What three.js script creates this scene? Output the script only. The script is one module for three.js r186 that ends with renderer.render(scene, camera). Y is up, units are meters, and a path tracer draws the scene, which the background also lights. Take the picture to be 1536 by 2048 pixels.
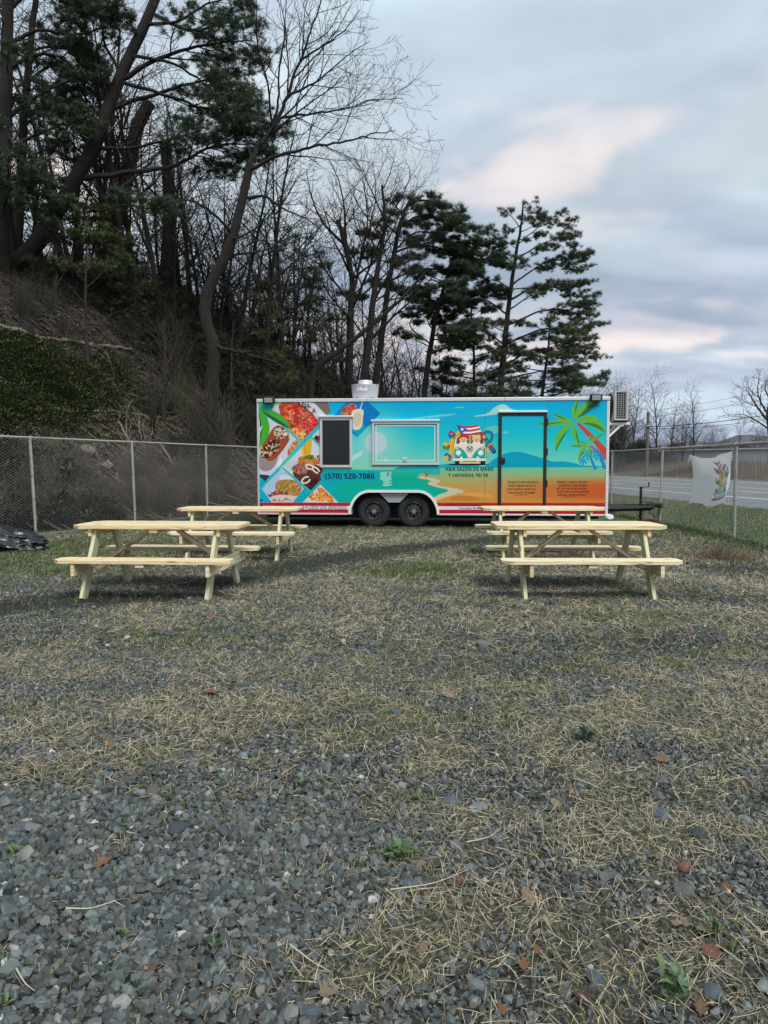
import * as THREE from 'three';
import { mergeGeometries, toCreasedNormals } from 'three/addons/utils/BufferGeometryUtils.js';
import { RoundedBoxGeometry } from 'three/addons/geometries/RoundedBoxGeometry.js';
import { ImprovedNoise } from 'three/addons/math/ImprovedNoise.js';

// ---------- camera, sky, sun, exposure ----------
const scene = new THREE.Scene();
const EYE = 1.406, PITCH = -3.64 * Math.PI / 180, F = 1479;
const camera = new THREE.PerspectiveCamera(2 * Math.atan(1024 / F) * 180 / Math.PI, 0.75, 0.05, 6000);
camera.position.set(0, EYE, 0);
camera.rotation.x = PITCH;
const renderer = new THREE.WebGLRenderer();
renderer.toneMapping = THREE.LinearToneMapping;
renderer.toneMappingExposure = 1.85;
renderer.shadowMap.enabled = true;

const noiseGen = new ImprovedNoise();
const noise = (x, y, z = 0) => noiseGen.noise(x, y, z);
function fbm(x, y, z = 0, oct = 4) { let s = 0, a = 0.5, f = 1; for (let i = 0; i < oct; i++) { s += a * noise(x * f + i * 17.3, y * f - i * 9.1, z * f + i * 3.7); a *= 0.5; f *= 2.03; } return s; }
const clamp = (x, a = 0, b = 1) => Math.min(b, Math.max(a, x));
const sstep = (a, b, x) => { const t = clamp((x - a) / (b - a)); return t * t * (3 - 2 * t); };
const lerp = (a, b, t) => a + (b - a) * t;
const s2l = (c) => { c /= 255; return c <= 0.04045 ? c / 12.92 : Math.pow((c + 0.055) / 1.055, 2.4); };
const lin = (r, g, b) => [s2l(r), s2l(g), s2l(b)];
function rng(seed) { let a = seed >>> 0; return () => { a = (a + 0x6D2B79F5) | 0; let t = Math.imul(a ^ (a >>> 15), 1 | a); t = (t + Math.imul(t ^ (t >>> 7), 61 | t)) ^ t; return ((t ^ (t >>> 14)) >>> 0) / 4294967296; }; }

{ // overcast evening sky: high grey-blue cloud deck, paler thin places and faintly pink lit edges
  const OX = 11.4, OZ = 2.2, W = 2048, H = 1024, data = new Float32Array(W * H * 4);
  const ramp = [[0, lin(158, 169, 192)], [6, lin(169, 180, 201)], [12, lin(178, 194, 209)], [20, lin(186, 201, 213)], [32, lin(190, 207, 220)], [44, lin(198, 219, 231)], [90, lin(196, 217, 229)]];
  const dark = lin(143, 157, 178), pink = lin(238, 222, 216), thin = lin(199, 220, 230);
  const rampAt = (e) => { let k = 0; while (k < ramp.length - 2 && e > ramp[k + 1][0]) k++; const t = clamp((e - ramp[k][0]) / (ramp[k + 1][0] - ramp[k][0])); return ramp[k][1].map((v, n) => lerp(v, ramp[k + 1][1][n], t)); };
  for (let j = 0; j < H; j++) {
    const el = ((j + 0.5) / H - 0.5) * Math.PI, y = Math.sin(el), c = Math.cos(el), deg = el * 57.3;
    for (let i = 0; i < W; i++) {
      const az = ((i + 0.5) / W - 0.5) * 2 * Math.PI, x = Math.cos(az) * c, z = Math.sin(az) * c, o = (j * W + i) * 4;
      let col;
      if (y > -0.02) {
        const k = 1 / (Math.max(y, 0) + 0.16), u = x * k, v = z * k;
        const wx = fbm(u * 0.8 + 5, v * 0.8, 1, 3), wz = fbm(u * 0.8, v * 0.8 + 8, 2, 3);
        const d = fbm(u * 0.75 + wx * 0.9 + OX, v * 0.85 + wz * 0.9 + OZ, 0.5, 5), e = fbm(u * 2.2 + wx * 1.6, v * 2.4 + wz * 1.6, 7.5, 6), d2 = fbm(u * 0.75 + wx * 0.9 + OX, v * 0.85 + wz * 0.9 + OZ + 0.22, 0.5, 4);
        const e2 = fbm(u * 3.6 + wx * 1.1 + 4, v * 4.0 + wz * 1.1, 2.7, 6);
        const shade = sstep(-0.06, 0.3, d + e * 0.42 + e2 * 0.22) * (0.35 + 0.6 * Math.exp(-(((deg - 15) / 14) ** 2))), open = sstep(0.0, 0.34, -d + e * 0.5), rim = sstep(-0.04, 0.26, (d2 - d) * 0.8 + e2 * 0.75 + e * 0.25);
        const belt = Math.exp(-(((deg - 20.5 + wx * 5) / 4.2) ** 2)) + 0.8 * Math.exp(-(((deg - 9.5 + wx * 3) / 2.6) ** 2));
        col = rampAt(deg);
        col = col.map((q, n) => lerp(q, thin[n], 0.65 * open));
        col = col.map((q, n) => lerp(q, dark[n], shade * 0.72));
        col = col.map((q, n) => lerp(q, pink[n], clamp(belt * (0.12 + 0.95 * rim) * (1 - shade * 0.75) * 0.85 + 0.05 * rim)));
        const fine = 1 + e * 0.12 + e2 * 0.26 + 0.05 * noise(u * 9 + wx * 6, v * 12, 3);
        col = col.map((q) => q * fine * 0.645);
      } else col = [0.1, 0.1, 0.095];
      data[o] = col[0]; data[o + 1] = col[1]; data[o + 2] = col[2]; data[o + 3] = 1;
    }
  }
  const t = new THREE.DataTexture(data, W, H, THREE.RGBAFormat, THREE.FloatType);
  t.mapping = THREE.EquirectangularReflectionMapping; t.magFilter = THREE.LinearFilter; t.needsUpdate = true;
  scene.background = t; scene.environment = t;
}
const sun = new THREE.DirectionalLight(new THREE.Color(1, 0.96, 0.9), 1.5);
sun.name = 'sun'; sun.position.set(18, 60, 30); sun.target.position.set(0, 0, -14);
sun.castShadow = true; sun.shadow.radius = 40; sun.shadow.mapSize.set(2048, 2048);
Object.assign(sun.shadow.camera, { left: -45, right: 45, top: 45, bottom: -45, near: 1, far: 220 });
scene.add(sun, sun.target);

// ---------- helpers ----------
const V = (x, y, z) => new THREE.Vector3(x, y, z);
const CP = Math.cos(PITCH), SP = Math.sin(PITCH);
function dirOf(px, py) { const x = (px - 768) / F, y = -(py - 1024) / F; return V(x, y * CP + SP, y * SP - CP); }
function at(px, py, D) { const d = dirOf(px, py); return d.multiplyScalar(D / -d.z).add(V(0, EYE, 0)); }        // the point seen at a pixel, D metres ahead
function onGround(px, py, y = 0) { const d = dirOf(px, py); return d.multiplyScalar((y - EYE) / d.y).add(V(0, EYE, 0)); }
const used = new Map();
function numbered(name) { const n = used.get(name) ?? 0; used.set(name, n + 1); return n ? `${name}_${String(n).padStart(3, '0')}` : name; }
function tag(o, label, category, group) { o.userData.label = label; o.userData.category = category; if (group) o.userData.group = group; return o; }
function shade(o) { o.castShadow = o.receiveShadow = true; return o; }
function thing(name, label, category, pos = V(0, 0, 0), turn = 0, group) { const o = new THREE.Group(); o.name = numbered(name); o.position.copy(pos); o.rotation.y = turn; scene.add(o); return tag(o, label, category, group); }
function mesh(name, geo, mat, parent = scene) { const m = shade(new THREE.Mesh(Array.isArray(geo) ? merge(geo) : geo, mat)); m.name = parent === scene ? numbered(name) : name; parent.add(m); return m; }
function struct(name, geo, mat) { const m = mesh(name, geo, mat); m.userData.kind = 'structure'; return m; }
function merge(list) { return mergeGeometries(list.map((g) => { g = g.index ? g.toNonIndexed() : g; for (const k of Object.keys(g.attributes)) if (!['position', 'normal', 'uv'].includes(k)) g.deleteAttribute(k); return g; })); }
function copyOf(o, label, pos, turn) { const c = o.clone(); c.userData = { ...o.userData }; c.name = numbered(o.name.replace(/_\d{3}$/, '')); if (label) c.userData.label = label; if (pos) c.position.copy(pos); if (turn !== undefined) c.rotation.y = turn; scene.add(c); return c; }
// box centred at x y z; r rounds its edges
function bx(w, h, d, x = 0, y = 0, z = 0, r = 0) { const g = r ? new RoundedBoxGeometry(w, h, d, 2, r) : new THREE.BoxGeometry(w, h, d); return g.translate(x, y, z); }
function cyl(r1, r2, h, x, y, z, n = 20, axis = 'y') { const g = new THREE.CylinderGeometry(r1, r2, h, n); if (axis === 'x') g.rotateZ(Math.PI / 2); if (axis === 'z') g.rotateX(Math.PI / 2); return g.translate(x, y, z); }
const UP = V(0, 1, 0), Q = new THREE.Quaternion();
function bar(a, b, w, h, r = 0) { // box beam from a to b, w across, h deep
  const d = b.clone().sub(a), l = d.length(), g = r ? new RoundedBoxGeometry(w, l, h, 2, r) : new THREE.BoxGeometry(w, l, h);
  return g.applyQuaternion(Q.setFromUnitVectors(UP, d.normalize())).translate((a.x + b.x) / 2, (a.y + b.y) / 2, (a.z + b.z) / 2);
}
function rod(a, b, r, n = 8) { const d = b.clone().sub(a), l = d.length(); return new THREE.CylinderGeometry(r, r, l, n).applyQuaternion(Q.setFromUnitVectors(UP, d.normalize())).translate((a.x + b.x) / 2, (a.y + b.y) / 2, (a.z + b.z) / 2); }
class MB { // collects tubes and faces into one geometry
  constructor() { this.p = []; this.n = []; this.u = []; this.i = []; }
  tube(pts, rad, sides = 5) {
    const n = pts.length, base = this.p.length / 3; let t = V(0, 0, 0), u = null, w = V(0, 0, 0), len = 0;
    for (let k = 0; k < n; k++) {
      t.copy(pts[Math.min(k + 1, n - 1)]).sub(pts[Math.max(k - 1, 0)]).normalize();
      if (!u) { u = V(0, 0, 0).crossVectors(t, Math.abs(t.y) > 0.9 ? V(1, 0, 0) : UP).normalize(); } else { u.addScaledVector(t, -u.dot(t)).normalize(); }
      w.crossVectors(t, u);
      if (k) len += pts[k].distanceTo(pts[k - 1]);
      for (let s = 0; s <= sides; s++) {
        const a = s / sides * Math.PI * 2, c = Math.cos(a), d = Math.sin(a), x = u.x * c + w.x * d, y = u.y * c + w.y * d, z = u.z * c + w.z * d;
        this.p.push(pts[k].x + x * rad[k], pts[k].y + y * rad[k], pts[k].z + z * rad[k]); this.n.push(x, y, z); this.u.push(s / sides * Math.max(0.05, rad[0] * 6.28), len);
      }
    }
    for (let k = 0; k < n - 1; k++) for (let s = 0; s < sides; s++) { const a = base + k * (sides + 1) + s, b = a + sides + 1; this.i.push(a, a + 1, b, a + 1, b + 1, b); }
  }
  tri(a, b, c) { const o = this.p.length / 3, nn = V(0, 0, 0).crossVectors(b.clone().sub(a), c.clone().sub(a)).normalize(); for (const q of [a, b, c]) { this.p.push(q.x, q.y, q.z); this.n.push(nn.x, nn.y, nn.z); this.u.push(q.x, q.z); } this.i.push(o, o + 1, o + 2); }
  geo() { const g = new THREE.BufferGeometry(); g.setAttribute('position', new THREE.Float32BufferAttribute(this.p, 3)); g.setAttribute('normal', new THREE.Float32BufferAttribute(this.n, 3)); g.setAttribute('uv', new THREE.Float32BufferAttribute(this.u, 2)); g.setIndex(this.i); return g; }
  build(name, mat, parent) { return mesh(name, this.geo(), mat, parent); }
}
function spline(pts, n) { return new THREE.CatmullRomCurve3(pts, false, 'centripetal').getPoints(n); }
function tex(data, w, h, srgb = true, rep) { const t = new THREE.DataTexture(data, w, h, THREE.RGBAFormat); t.wrapS = t.wrapT = THREE.RepeatWrapping; t.magFilter = THREE.LinearFilter; if (srgb) t.colorSpace = THREE.SRGBColorSpace; if (rep) t.repeat.set(rep[0], rep[1]); t.needsUpdate = true; return t; }
function paint(w, h, f, srgb = true, rep) { const d = new Uint8Array(w * h * 4); for (let y = 0; y < h; y++) for (let x = 0; x < w; x++) { const c = f(x / w, y / h, x, y), o = (y * w + x) * 4; d[o] = clamp(c[0], 0, 255); d[o + 1] = clamp(c[1], 0, 255); d[o + 2] = clamp(c[2], 0, 255); d[o + 3] = 255; } return tex(d, w, h, srgb, rep); }
// noise that repeats over the unit square
function tnoise(u, v, f, z = 0) { const a = u * 2 * Math.PI, b = v * 2 * Math.PI, r = f / 6.283; return noise(Math.cos(a) * r + z, Math.sin(a) * r + Math.cos(b) * r * 1.3, Math.sin(b) * r + z * 0.7); }
function instanced(name, geo, mat, list, kind = 'stuff', parent = scene) { // list of {m: Matrix4, c: [r,g,b] linear}
  const o = new THREE.InstancedMesh(geo, mat, list.length), c = new THREE.Color();
  list.forEach((e, k) => { o.setMatrixAt(k, e.m); if (e.c) o.setColorAt(k, c.setRGB(e.c[0], e.c[1], e.c[2])); });
  o.name = parent === scene ? numbered(name) : name; if (kind) o.userData.kind = kind; shade(o); parent.add(o); return o;
}
const std = (o) => new THREE.MeshStandardMaterial(o);
const phys = (o) => new THREE.MeshPhysicalMaterial(o);
const rgb = (r, g, b) => new THREE.Color().setRGB(r, g, b);
// ---------- ground ----------
const LOT = { x0: -9.6, x1: 6.9, z0: -27, z1: 1 };      // the gravel lot
const gh = (x, z) => 0.022 * fbm(x * 0.5, z * 0.5, 3.3, 3) + 0.012 * noise(x * 1.7, z * 1.7, 9);
const BLOBS = [];   // kind, centre, half sizes, strength
for (const [k, px, py, rx, rz, s] of [
  ['s', 420, 1425, 0.55, 0.28, 1], ['s', 250, 1475, 0.6, 0.3, 0.9], ['s', 120, 1535, 0.4, 0.25, 1], ['s', 560, 1400, 0.5, 0.3, 0.5], ['s', 1200, 1425, 0.3, 0.2, 0.8], ['s', 1330, 1440, 0.45, 0.2, 1], ['s', 930, 1395, 0.6, 0.35, 0.6], ['s', 760, 1480, 0.5, 0.3, 0.45],
  ['s', 960, 1500, 0.45, 0.3, 0.7], ['s', 860, 1850, 0.22, 0.13, 1], ['s', 1010, 1800, 0.2, 0.1, 0.7], ['s', 700, 1860, 0.18, 0.16, 0.7], ['s', 1330, 1640, 0.35, 0.2, 0.8], ['s', 1480, 1720, 0.3, 0.22, 0.9], ['s', 1120, 1650, 0.35, 0.18, 0.7], ['s', 860, 1640, 0.3, 0.17, 0.6],
  ['s', 1050, 1130, 1.2, 0.9, 0.8], ['s', 640, 1085, 1.3, 1.0, 0.7], ['s', 300, 1120, 1.3, 0.9, 0.55], ['s', 820, 1250, 0.8, 0.6, 0.45], ['s', 1250, 1120, 1.0, 1.0, 0.7], ['s', 560, 1060, 1.4, 1.5, 0.6], ['s', 860, 1075, 1.0, 0.8, 0.8], ['s', 1400, 1130, 0.7, 0.5, 0.6], ['s', 40, 1480, 0.4, 0.3, 0.7], ['s', 640, 1960, 0.2, 0.08, 0.8], ['s', 1050, 1960, 0.3, 0.1, 0.5], ['s', 1220, 1250, 0.7, 0.5, 0.35], ['s', 1000, 1310, 0.7, 0.4, 0.5], ['s', 500, 1590, 0.25, 0.15, 0.5], ['s', 250, 1680, 0.15, 0.1, 0.6],
  ['g', 840, 1145, 0.6, 0.6, 1.5], ['g', 330, 1275, 0.35, 0.22, 0.7], ['g', 480, 1265, 0.4, 0.3, 0.5], ['g', 60, 1130, 1.6, 1.2, 0.85], ['g', 180, 1090, 1.4, 1.2, 0.9], ['g', 700, 1440, 0.35, 0.22, 0.5], ['g', 980, 1430, 0.3, 0.2, 0.4], ['g', 1420, 1310, 0.4, 0.25, 0.6], ['g', 1350, 1240, 0.5, 0.3, 0.5], ['g', 1210, 1235, 0.4, 0.2, 0.6], ['g', 640, 1580, 0.16, 0.1, 0.8], ['g', 830, 1600, 0.12, 0.08, 0.8], ['g', 1290, 1330, 0.25, 0.15, 0.5], ['g', 800, 1710, 0.12, 0.1, 0.9], ['g', 1280, 1590, 0.2, 0.12, 0.4], ['g', 1300, 1060, 1.2, 1.4, 0.6], ['g', 1480, 1095, 0.7, 0.8, 0.7], ['g', 120, 1210, 0.5, 0.3, 0.3], ['g', 1080, 1070, 0.8, 0.5, 0.35], ['g', 760, 1365, 0.4, 0.3, 0.35],
  ['m', 1480, 1140, 0.6, 0.4, 0.7], ['m', 1180, 1165, 0.7, 0.3, 0.55], ['m', 290, 1195, 0.7, 0.25, 0.6], ['m', 1250, 1190, 0.6, 0.25, 0.5], ['m', 1500, 1200, 0.6, 0.4, 0.5], ['m', 1100, 1330, 0.6, 0.3, 0.35], ['m', 1300, 1290, 0.6, 0.3, 0.45],
]) { const g = onGround(px, py); BLOBS.push([k, g.x, g.z, rx * 1.25, rz * 1.25, s]); }
const TRACK = [[-60, 1222], [0, 1216], [160, 1200], [330, 1188], [480, 1158], [610, 1130], [760, 1105], [900, 1087], [1050, 1076], [1180, 1070]].map(([a, b]) => onGround(a, b));
function rawMask(x, z) {
  let s = 0, g = 0, m = 0;
  for (const [k, bx_, bz, rx, rz, w] of BLOBS) { const a = (x - bx_) / rx, b = (z - bz) / rz, q = a * a + b * b; if (q < 6) { const v = w * Math.exp(-q); if (k === 's') s += v; else if (k === 'g') g += v; else m += v; } }
  let td = 9; for (let i = 0; i < TRACK.length - 1; i++) { const a = TRACK[i], b = TRACK[i + 1], dx = b.x - a.x, dz = b.z - a.z, t = clamp(((x - a.x) * dx + (z - a.z) * dz) / (dx * dx + dz * dz)); td = Math.min(td, Math.hypot(x - a.x - dx * t, z - a.z - dz * t)); }
  m += 1.35 * Math.exp(-((td / 0.38) ** 2));
  const n = fbm(x * 0.9, z * 0.9, 1.5, 4), n2 = fbm(x * 2.7 + 4, z * 2.7, 6.1, 3), D = -z;
  s = clamp(s * (0.55 + n2 * 1.8) + 0.2 * sstep(-0.1, 0.45, n + n2 * 0.6) + sstep(7, 12, D) * 0.32 + 0.1 * n2 - 0.75 * m);
  s = Math.max(s, 0.72 * sstep(-0.3, 0.7, x) * sstep(-0.34, 0.24, n2 + n * 0.5) * (1 - m * 0.8), (0.12 + 0.6 * sstep(-0.25, 0.3, n2 + n * 0.7)) * sstep(3.2, 5.5, D) * (1 - m * 0.9) * sstep(-5, -1.5, x + 0.6 * n * 6));
  g = clamp(g * (0.7 + n2 * 2) + 0.18 * sstep(0.1, 0.5, fbm(x * 0.6 - 7, z * 0.6, 2.2, 3)) - 0.6 * m);
  g = Math.max(g, 0.26 * sstep(-0.2, 0.35, n2 - n * 0.4)); g = Math.max(g, sstep(13.5, 16.5, D) * 0.25 + sstep(5.6, 6.6, x) * 0.8 * sstep(10, 13, D));
  m = clamp(m * (0.8 + n2 * 1.2));
  return [s, g, m];
}
const MG = 420, maskGrid = new Float32Array(MG * MG * 3);
for (let j = 0; j < MG; j++) for (let i = 0; i < MG; i++) maskGrid.set(rawMask(lerp(LOT.x0, LOT.x1, i / (MG - 1)), lerp(LOT.z0, LOT.z1, j / (MG - 1))), (j * MG + i) * 3);
function mask(x, z) {
  const u = clamp((x - LOT.x0) / (LOT.x1 - LOT.x0)) * (MG - 1.001), v = clamp((z - LOT.z0) / (LOT.z1 - LOT.z0)) * (MG - 1.001), i = Math.floor(u), j = Math.floor(v), a = u - i, b = v - j, o = (j * MG + i) * 3, q = MG * 3;
  return [0, 1, 2].map((k) => lerp(lerp(maskGrid[o + k], maskGrid[o + 3 + k], a), lerp(maskGrid[o + q + k], maskGrid[o + q + 3 + k], a), b));
}
const R0 = rng(11);
const speck = new Float32Array(1 << 16).map(() => R0());
const sp = (i, j) => speck[((i & 255) << 8) | (j & 255)];
function pebbles(w, cells, seed) { // repeating pebble relief: height and tone
  const r = rng(seed), pts = []; for (let j = 0; j < cells; j++) for (let i = 0; i < cells; i++) pts.push([i + r(), j + r(), r(), 0.6 + r() * 0.8]);
  return (u, v) => { const x = u * cells, y = v * cells, i0 = Math.floor(x), j0 = Math.floor(y); let b1 = 9, b2 = 9, tone = 0; for (let dj = -1; dj <= 1; dj++) for (let di = -1; di <= 1; di++) { const i = ((i0 + di) % cells + cells) % cells, j = ((j0 + dj) % cells + cells) % cells, p = pts[j * cells + i], dx = p[0] - i + i0 + di - x, dy = (p[1] - j + j0 + dj - y) * p[3], d = dx * dx + dy * dy; if (d < b1) { b2 = b1; b1 = d; tone = p[2]; } else if (d < b2) b2 = d; } return [clamp((Math.sqrt(b2) - Math.sqrt(b1)) * 1.6), tone]; };
}
const peb = pebbles(1024, 44, 5);
const pebbleBump = paint(1024, 1024, (u, v) => { const [h] = peb(u, v), k = 255 * (0.15 + 0.75 * Math.sqrt(h)) + 20 * tnoise(u, v, 60); return [k, k, k]; }, false);
const LW = LOT.x1 - LOT.x0, LD = LOT.z1 - LOT.z0;
{
  const col = paint(2048, 2048, (u, v, i, j) => {
    const x = lerp(LOT.x0, LOT.x1, u), z = lerp(LOT.z1, LOT.z0, v), [s, g, m] = mask(x, z);
    const [h, t] = peb(x / 1.3, z / 1.3), f = sp(i, j), f2 = sp(i >> 1, (j >> 1) + 7), f3 = sp((i >> 3) + 31, j);
    let a = 32 + 44 * t * (0.3 + 0.7 * h) + (f - 0.5) * 34, c = [a * 1.04, a * 1.02, a * 0.88];
    const str = 0.85 * s * (0.2 + 1.0 * (f3 * 0.5 + f2 * 0.5)), sc = 46 + 80 * f2, S = [sc, sc * 0.95, sc * 0.78], G = [58 + 46 * f2, 76 + 52 * f2, 42 + 30 * f], M = [30 + 24 * f2, 28 + 22 * f2, 26 + 20 * f];
    c = c.map((q, k) => lerp(q, M[k], m * 0.85)); c = c.map((q, k) => lerp(q, S[k], clamp(str))); c = c.map((q, k) => lerp(q, G[k], clamp(g * (0.25 + 0.8 * f3))));
    return c;
  });
  const bump = pebbleBump.clone(); bump.repeat.set(LW / 1.3, LD / 1.3);
  const g = new THREE.PlaneGeometry(LW, LD, 220, 360).rotateX(-Math.PI / 2).translate((LOT.x0 + LOT.x1) / 2, 0, (LOT.z0 + LOT.z1) / 2), p = g.attributes.position;
  for (let k = 0; k < p.count; k++) p.setY(k, gh(p.getX(k), p.getZ(k)));
  g.computeVertexNormals();
  struct('gravel_lot', g, std({ map: col, bumpMap: bump, bumpScale: 0.02, roughness: 0.95 }));
}
{ // open country all round, lying a little lower than the lot
  const t = paint(512, 512, (u, v, i, j) => { const n = tnoise(u, v, 14) * 0.5 + tnoise(u, v, 40) * 0.4, f = sp(i, j); const k = 78 + 30 * n + 40 * (f - 0.5); return [k * 1.02, k * 0.98, k * 0.72]; });
  t.repeat.set(900, 900);
  struct('ground', new THREE.PlaneGeometry(7000, 7000).rotateX(-Math.PI / 2).translate(0, -0.09, 0), std({ map: t, roughness: 1 }));
}
// ---------- wooded hillside rising behind the left fence ----------
const footX = (D) => -7.75 + 0.374 * (D - 14.3);
const HS = 0.937;
function hillH(d, D) { // height at d metres up from the foot
  if (d <= 0) return -0.12 * Math.min(1, -d);
  const Hc = 10.6 - 3.2 * sstep(26, 64, D), t = clamp(d / 14), base = Hc * (0.55 * t + 0.45 * (1 - (1 - t) * (1 - t))) + Math.max(0, d - 14) * 0.08;
  const x = footX(D) - d / HS, r = Math.min(1, d / 3);
  return base + r * (0.9 * fbm(x * 0.22, D * 0.22, 4.4, 4) + 0.35 * fbm(x * 0.9, D * 0.9, 1.1, 3));
}
const hillY = (x, z) => { const D = -z; return Math.max(-0.05, hillH((footX(D) - x) * HS, D)); };
{
  const nd = 150, nD = 260, g = new THREE.PlaneGeometry(1, 1, nd, nD), p = g.attributes.position, uv = g.attributes.uv;
  for (let j = 0; j <= nD; j++) for (let i = 0; i <= nd; i++) {
    const k = j * (nd + 1) + i, d = -1.2 + 61 * Math.pow(i / nd, 1.7), D = lerp(-14, 120, Math.pow(j / nD, 1.25)), x = footX(D) - d / HS;
    p.setXYZ(k, x, hillH(d, D), -D); uv.setXY(k, x / 5, D / 5);
  }
  g.computeVertexNormals();
  const n = g.attributes.normal; if (n.getY(5000) < 0) { g.index.array.reverse(); g.computeVertexNormals(); }
  const t = paint(1024, 1024, (u, v, i, j) => { const a = tnoise(u, v, 9) + 0.6 * tnoise(u, v, 31, 3), f = sp(i >> 1, j >> 1), f2 = sp(i >> 2, (j >> 3) + 9); const k = 50 + 24 * a + 34 * (f - 0.5) + 26 * (f2 - 0.5); return [k * 1.05, k * 0.93, k * 0.76]; });
  const b = paint(512, 512, (u, v, i, j) => { const k = 128 + 90 * tnoise(u, v, 40) + 60 * (sp(i >> 1, j >> 2) - 0.5); return [k, k, k]; }, false);
  struct('hillside', g, std({ map: t, bumpMap: b, bumpScale: 0.08, roughness: 1, side: THREE.DoubleSide }));
}
// ---------- road and grass verge beyond the right fence; both run ahead, a little to the left ----------
const RT = 4.57 * Math.PI / 180;       // turn of the road
const rd = (l, s, y) => V(l * Math.cos(RT) - s * Math.sin(RT), y, -l * Math.sin(RT) - s * Math.cos(RT));   // l metres to the right of the line through the eye, s metres along it
const ROADY = 0.2;
function strip(l0, l1, y0, y1, s0, s1, n, uvs = 1, wave = 0) {
  const p = [], u = [], idx = [];
  for (let k = 0; k <= n; k++) { const s = lerp(s0, s1, Math.pow(k / n, 1.6)), w = wave * fbm(s * 0.3, l0, 2, 3); for (const [l, y] of [[l0 + w, y0], [l1 + w, y1]]) { const q = rd(l, s, y); p.push(q.x, q.y, q.z); u.push(l / uvs, s / uvs); } if (k < n) { const a = 2 * k; idx.push(a, a + 1, a + 2, a + 1, a + 3, a + 2); } }
  const g = new THREE.BufferGeometry(); g.setAttribute('position', new THREE.Float32BufferAttribute(p, 3)); g.setAttribute('uv', new THREE.Float32BufferAttribute(u, 2)); g.setIndex(idx); g.computeVertexNormals(); return g;
}
{
  const grass = paint(1024, 1024, (u, v, i, j) => { const n = tnoise(u, v, 9) * 0.8 + tnoise(u, v, 30) * 0.5, f = sp(i, j >> 1), f2 = sp(i >> 1, (j >> 2) + 5), d = sstep(0.15, 0.5, tnoise(u, v, 12, 5) + 0.4 * (f - 0.5)); const k = 0.8 + 0.35 * n + 0.5 * (f2 - 0.5); return [lerp(78, 118, d) * k, lerp(106, 116, d) * k, lerp(52, 74, d) * k]; });
  const verge = strip(5.9, 8.6, -0.02, 0.03, -6, 160, 90, 6), verge2 = strip(8.6, 11.75, 0.03, ROADY - 0.02, -6, 160, 90, 6);
  struct('grass_verge', [verge, verge2], std({ map: grass, roughness: 1 }));
  const asphalt = paint(512, 512, (u, v, i, j) => { const k = 112 + 16 * tnoise(u, v, 6) + 30 * (sp(i, j) - 0.5) + 12 * (sp(i >> 5, j >> 1) - 0.5); return [k * 0.97, k, k * 1.02]; });
  struct('road', strip(11.6, 32, ROADY, ROADY, -8, 600, 120, 5), std({ map: asphalt, roughness: 0.75 }));
  const white = std({ color: rgb(0.74, 0.75, 0.76), roughness: 0.7 }), yel = std({ color: rgb(0.72, 0.6, 0.3), roughness: 0.7 });
  struct('road_line', strip(15.3, 15.52, ROADY + 0.006, ROADY + 0.006, -8, 600, 60), white);
  struct('road_line', strip(28.4, 28.62, ROADY + 0.006, ROADY + 0.006, -8, 600, 60), white);
  const dash = []; for (let s = -8; s < 260; s += 9) dash.push(strip(18.9, 19.08, ROADY + 0.006, ROADY + 0.006, s, s + 5.5, 2));
  struct('road_line', dash, white);
  struct('road_line', [strip(22, 22.15, ROADY + 0.006, ROADY + 0.006, -8, 600, 60), strip(22.35, 22.5, ROADY + 0.006, ROADY + 0.006, -8, 600, 60)], yel);
  const far = paint(512, 512, (u, v, i, j) => { const n = tnoise(u, v, 12) + tnoise(u, v, 40) * 0.6, f = sp(i, j >> 2), k = 88 + 24 * n + 50 * (f - 0.5); return [k * 1.06, k * 0.94, k * 0.76]; });
  struct('roadside_bank', [strip(31.9, 34, ROADY - 0.005, ROADY + 0.1, -8, 600, 80, 4), strip(34, 60, ROADY + 0.1, ROADY + 0.4, -8, 600, 80, 4)], std({ map: far, roughness: 1 }));
}
// ---------- food trailer ----------
const TP0 = V(-2.89, 0, -16.9), TP1 = V(4.94, 0, -16.3), TL = TP1.distanceTo(TP0), TTURN = -Math.atan2(TP1.z - TP0.z, TP1.x - TP0.x), TB = 0.284, TT = 2.9, TW = 2.44;
const TX = TP1.clone().sub(TP0).normalize(), TN = V(-TX.z, 0, TX.x);
function T(px, py) { const d = dirOf(px, py), o = V(0, EYE, 0), t = TP0.clone().sub(o).dot(TN) / d.dot(TN), q = o.addScaledVector(d, t); return [q.clone().sub(TP0).dot(TX), q.y]; }   // a pixel on the trailer's side: metres from its left end, metres up
function canvas2(w, h) { const c = document.createElement('canvas'); c.width = w; c.height = h; return [c, c.getContext('2d')]; }
const css = (r, g, b, a = 1) => `rgba(${r | 0},${g | 0},${b | 0},${a})`;
function poly(c, pts, fill, curve) { // pts in canvas units; curve smooths the outline
  c.beginPath();
  if (curve) { const n = pts.length, m = (a, b) => [(a[0] + b[0]) / 2, (a[1] + b[1]) / 2]; let s = m(pts[n - 1], pts[0]); c.moveTo(s[0], s[1]); for (let k = 0; k < n; k++) { const e = m(pts[k], pts[(k + 1) % n]); c.quadraticCurveTo(pts[k][0], pts[k][1], e[0], e[1]); } } else { c.moveTo(pts[0][0], pts[0][1]); for (const q of pts.slice(1)) c.lineTo(q[0], q[1]); }
  c.closePath(); if (fill) { c.fillStyle = fill; c.fill(); }
}
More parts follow.
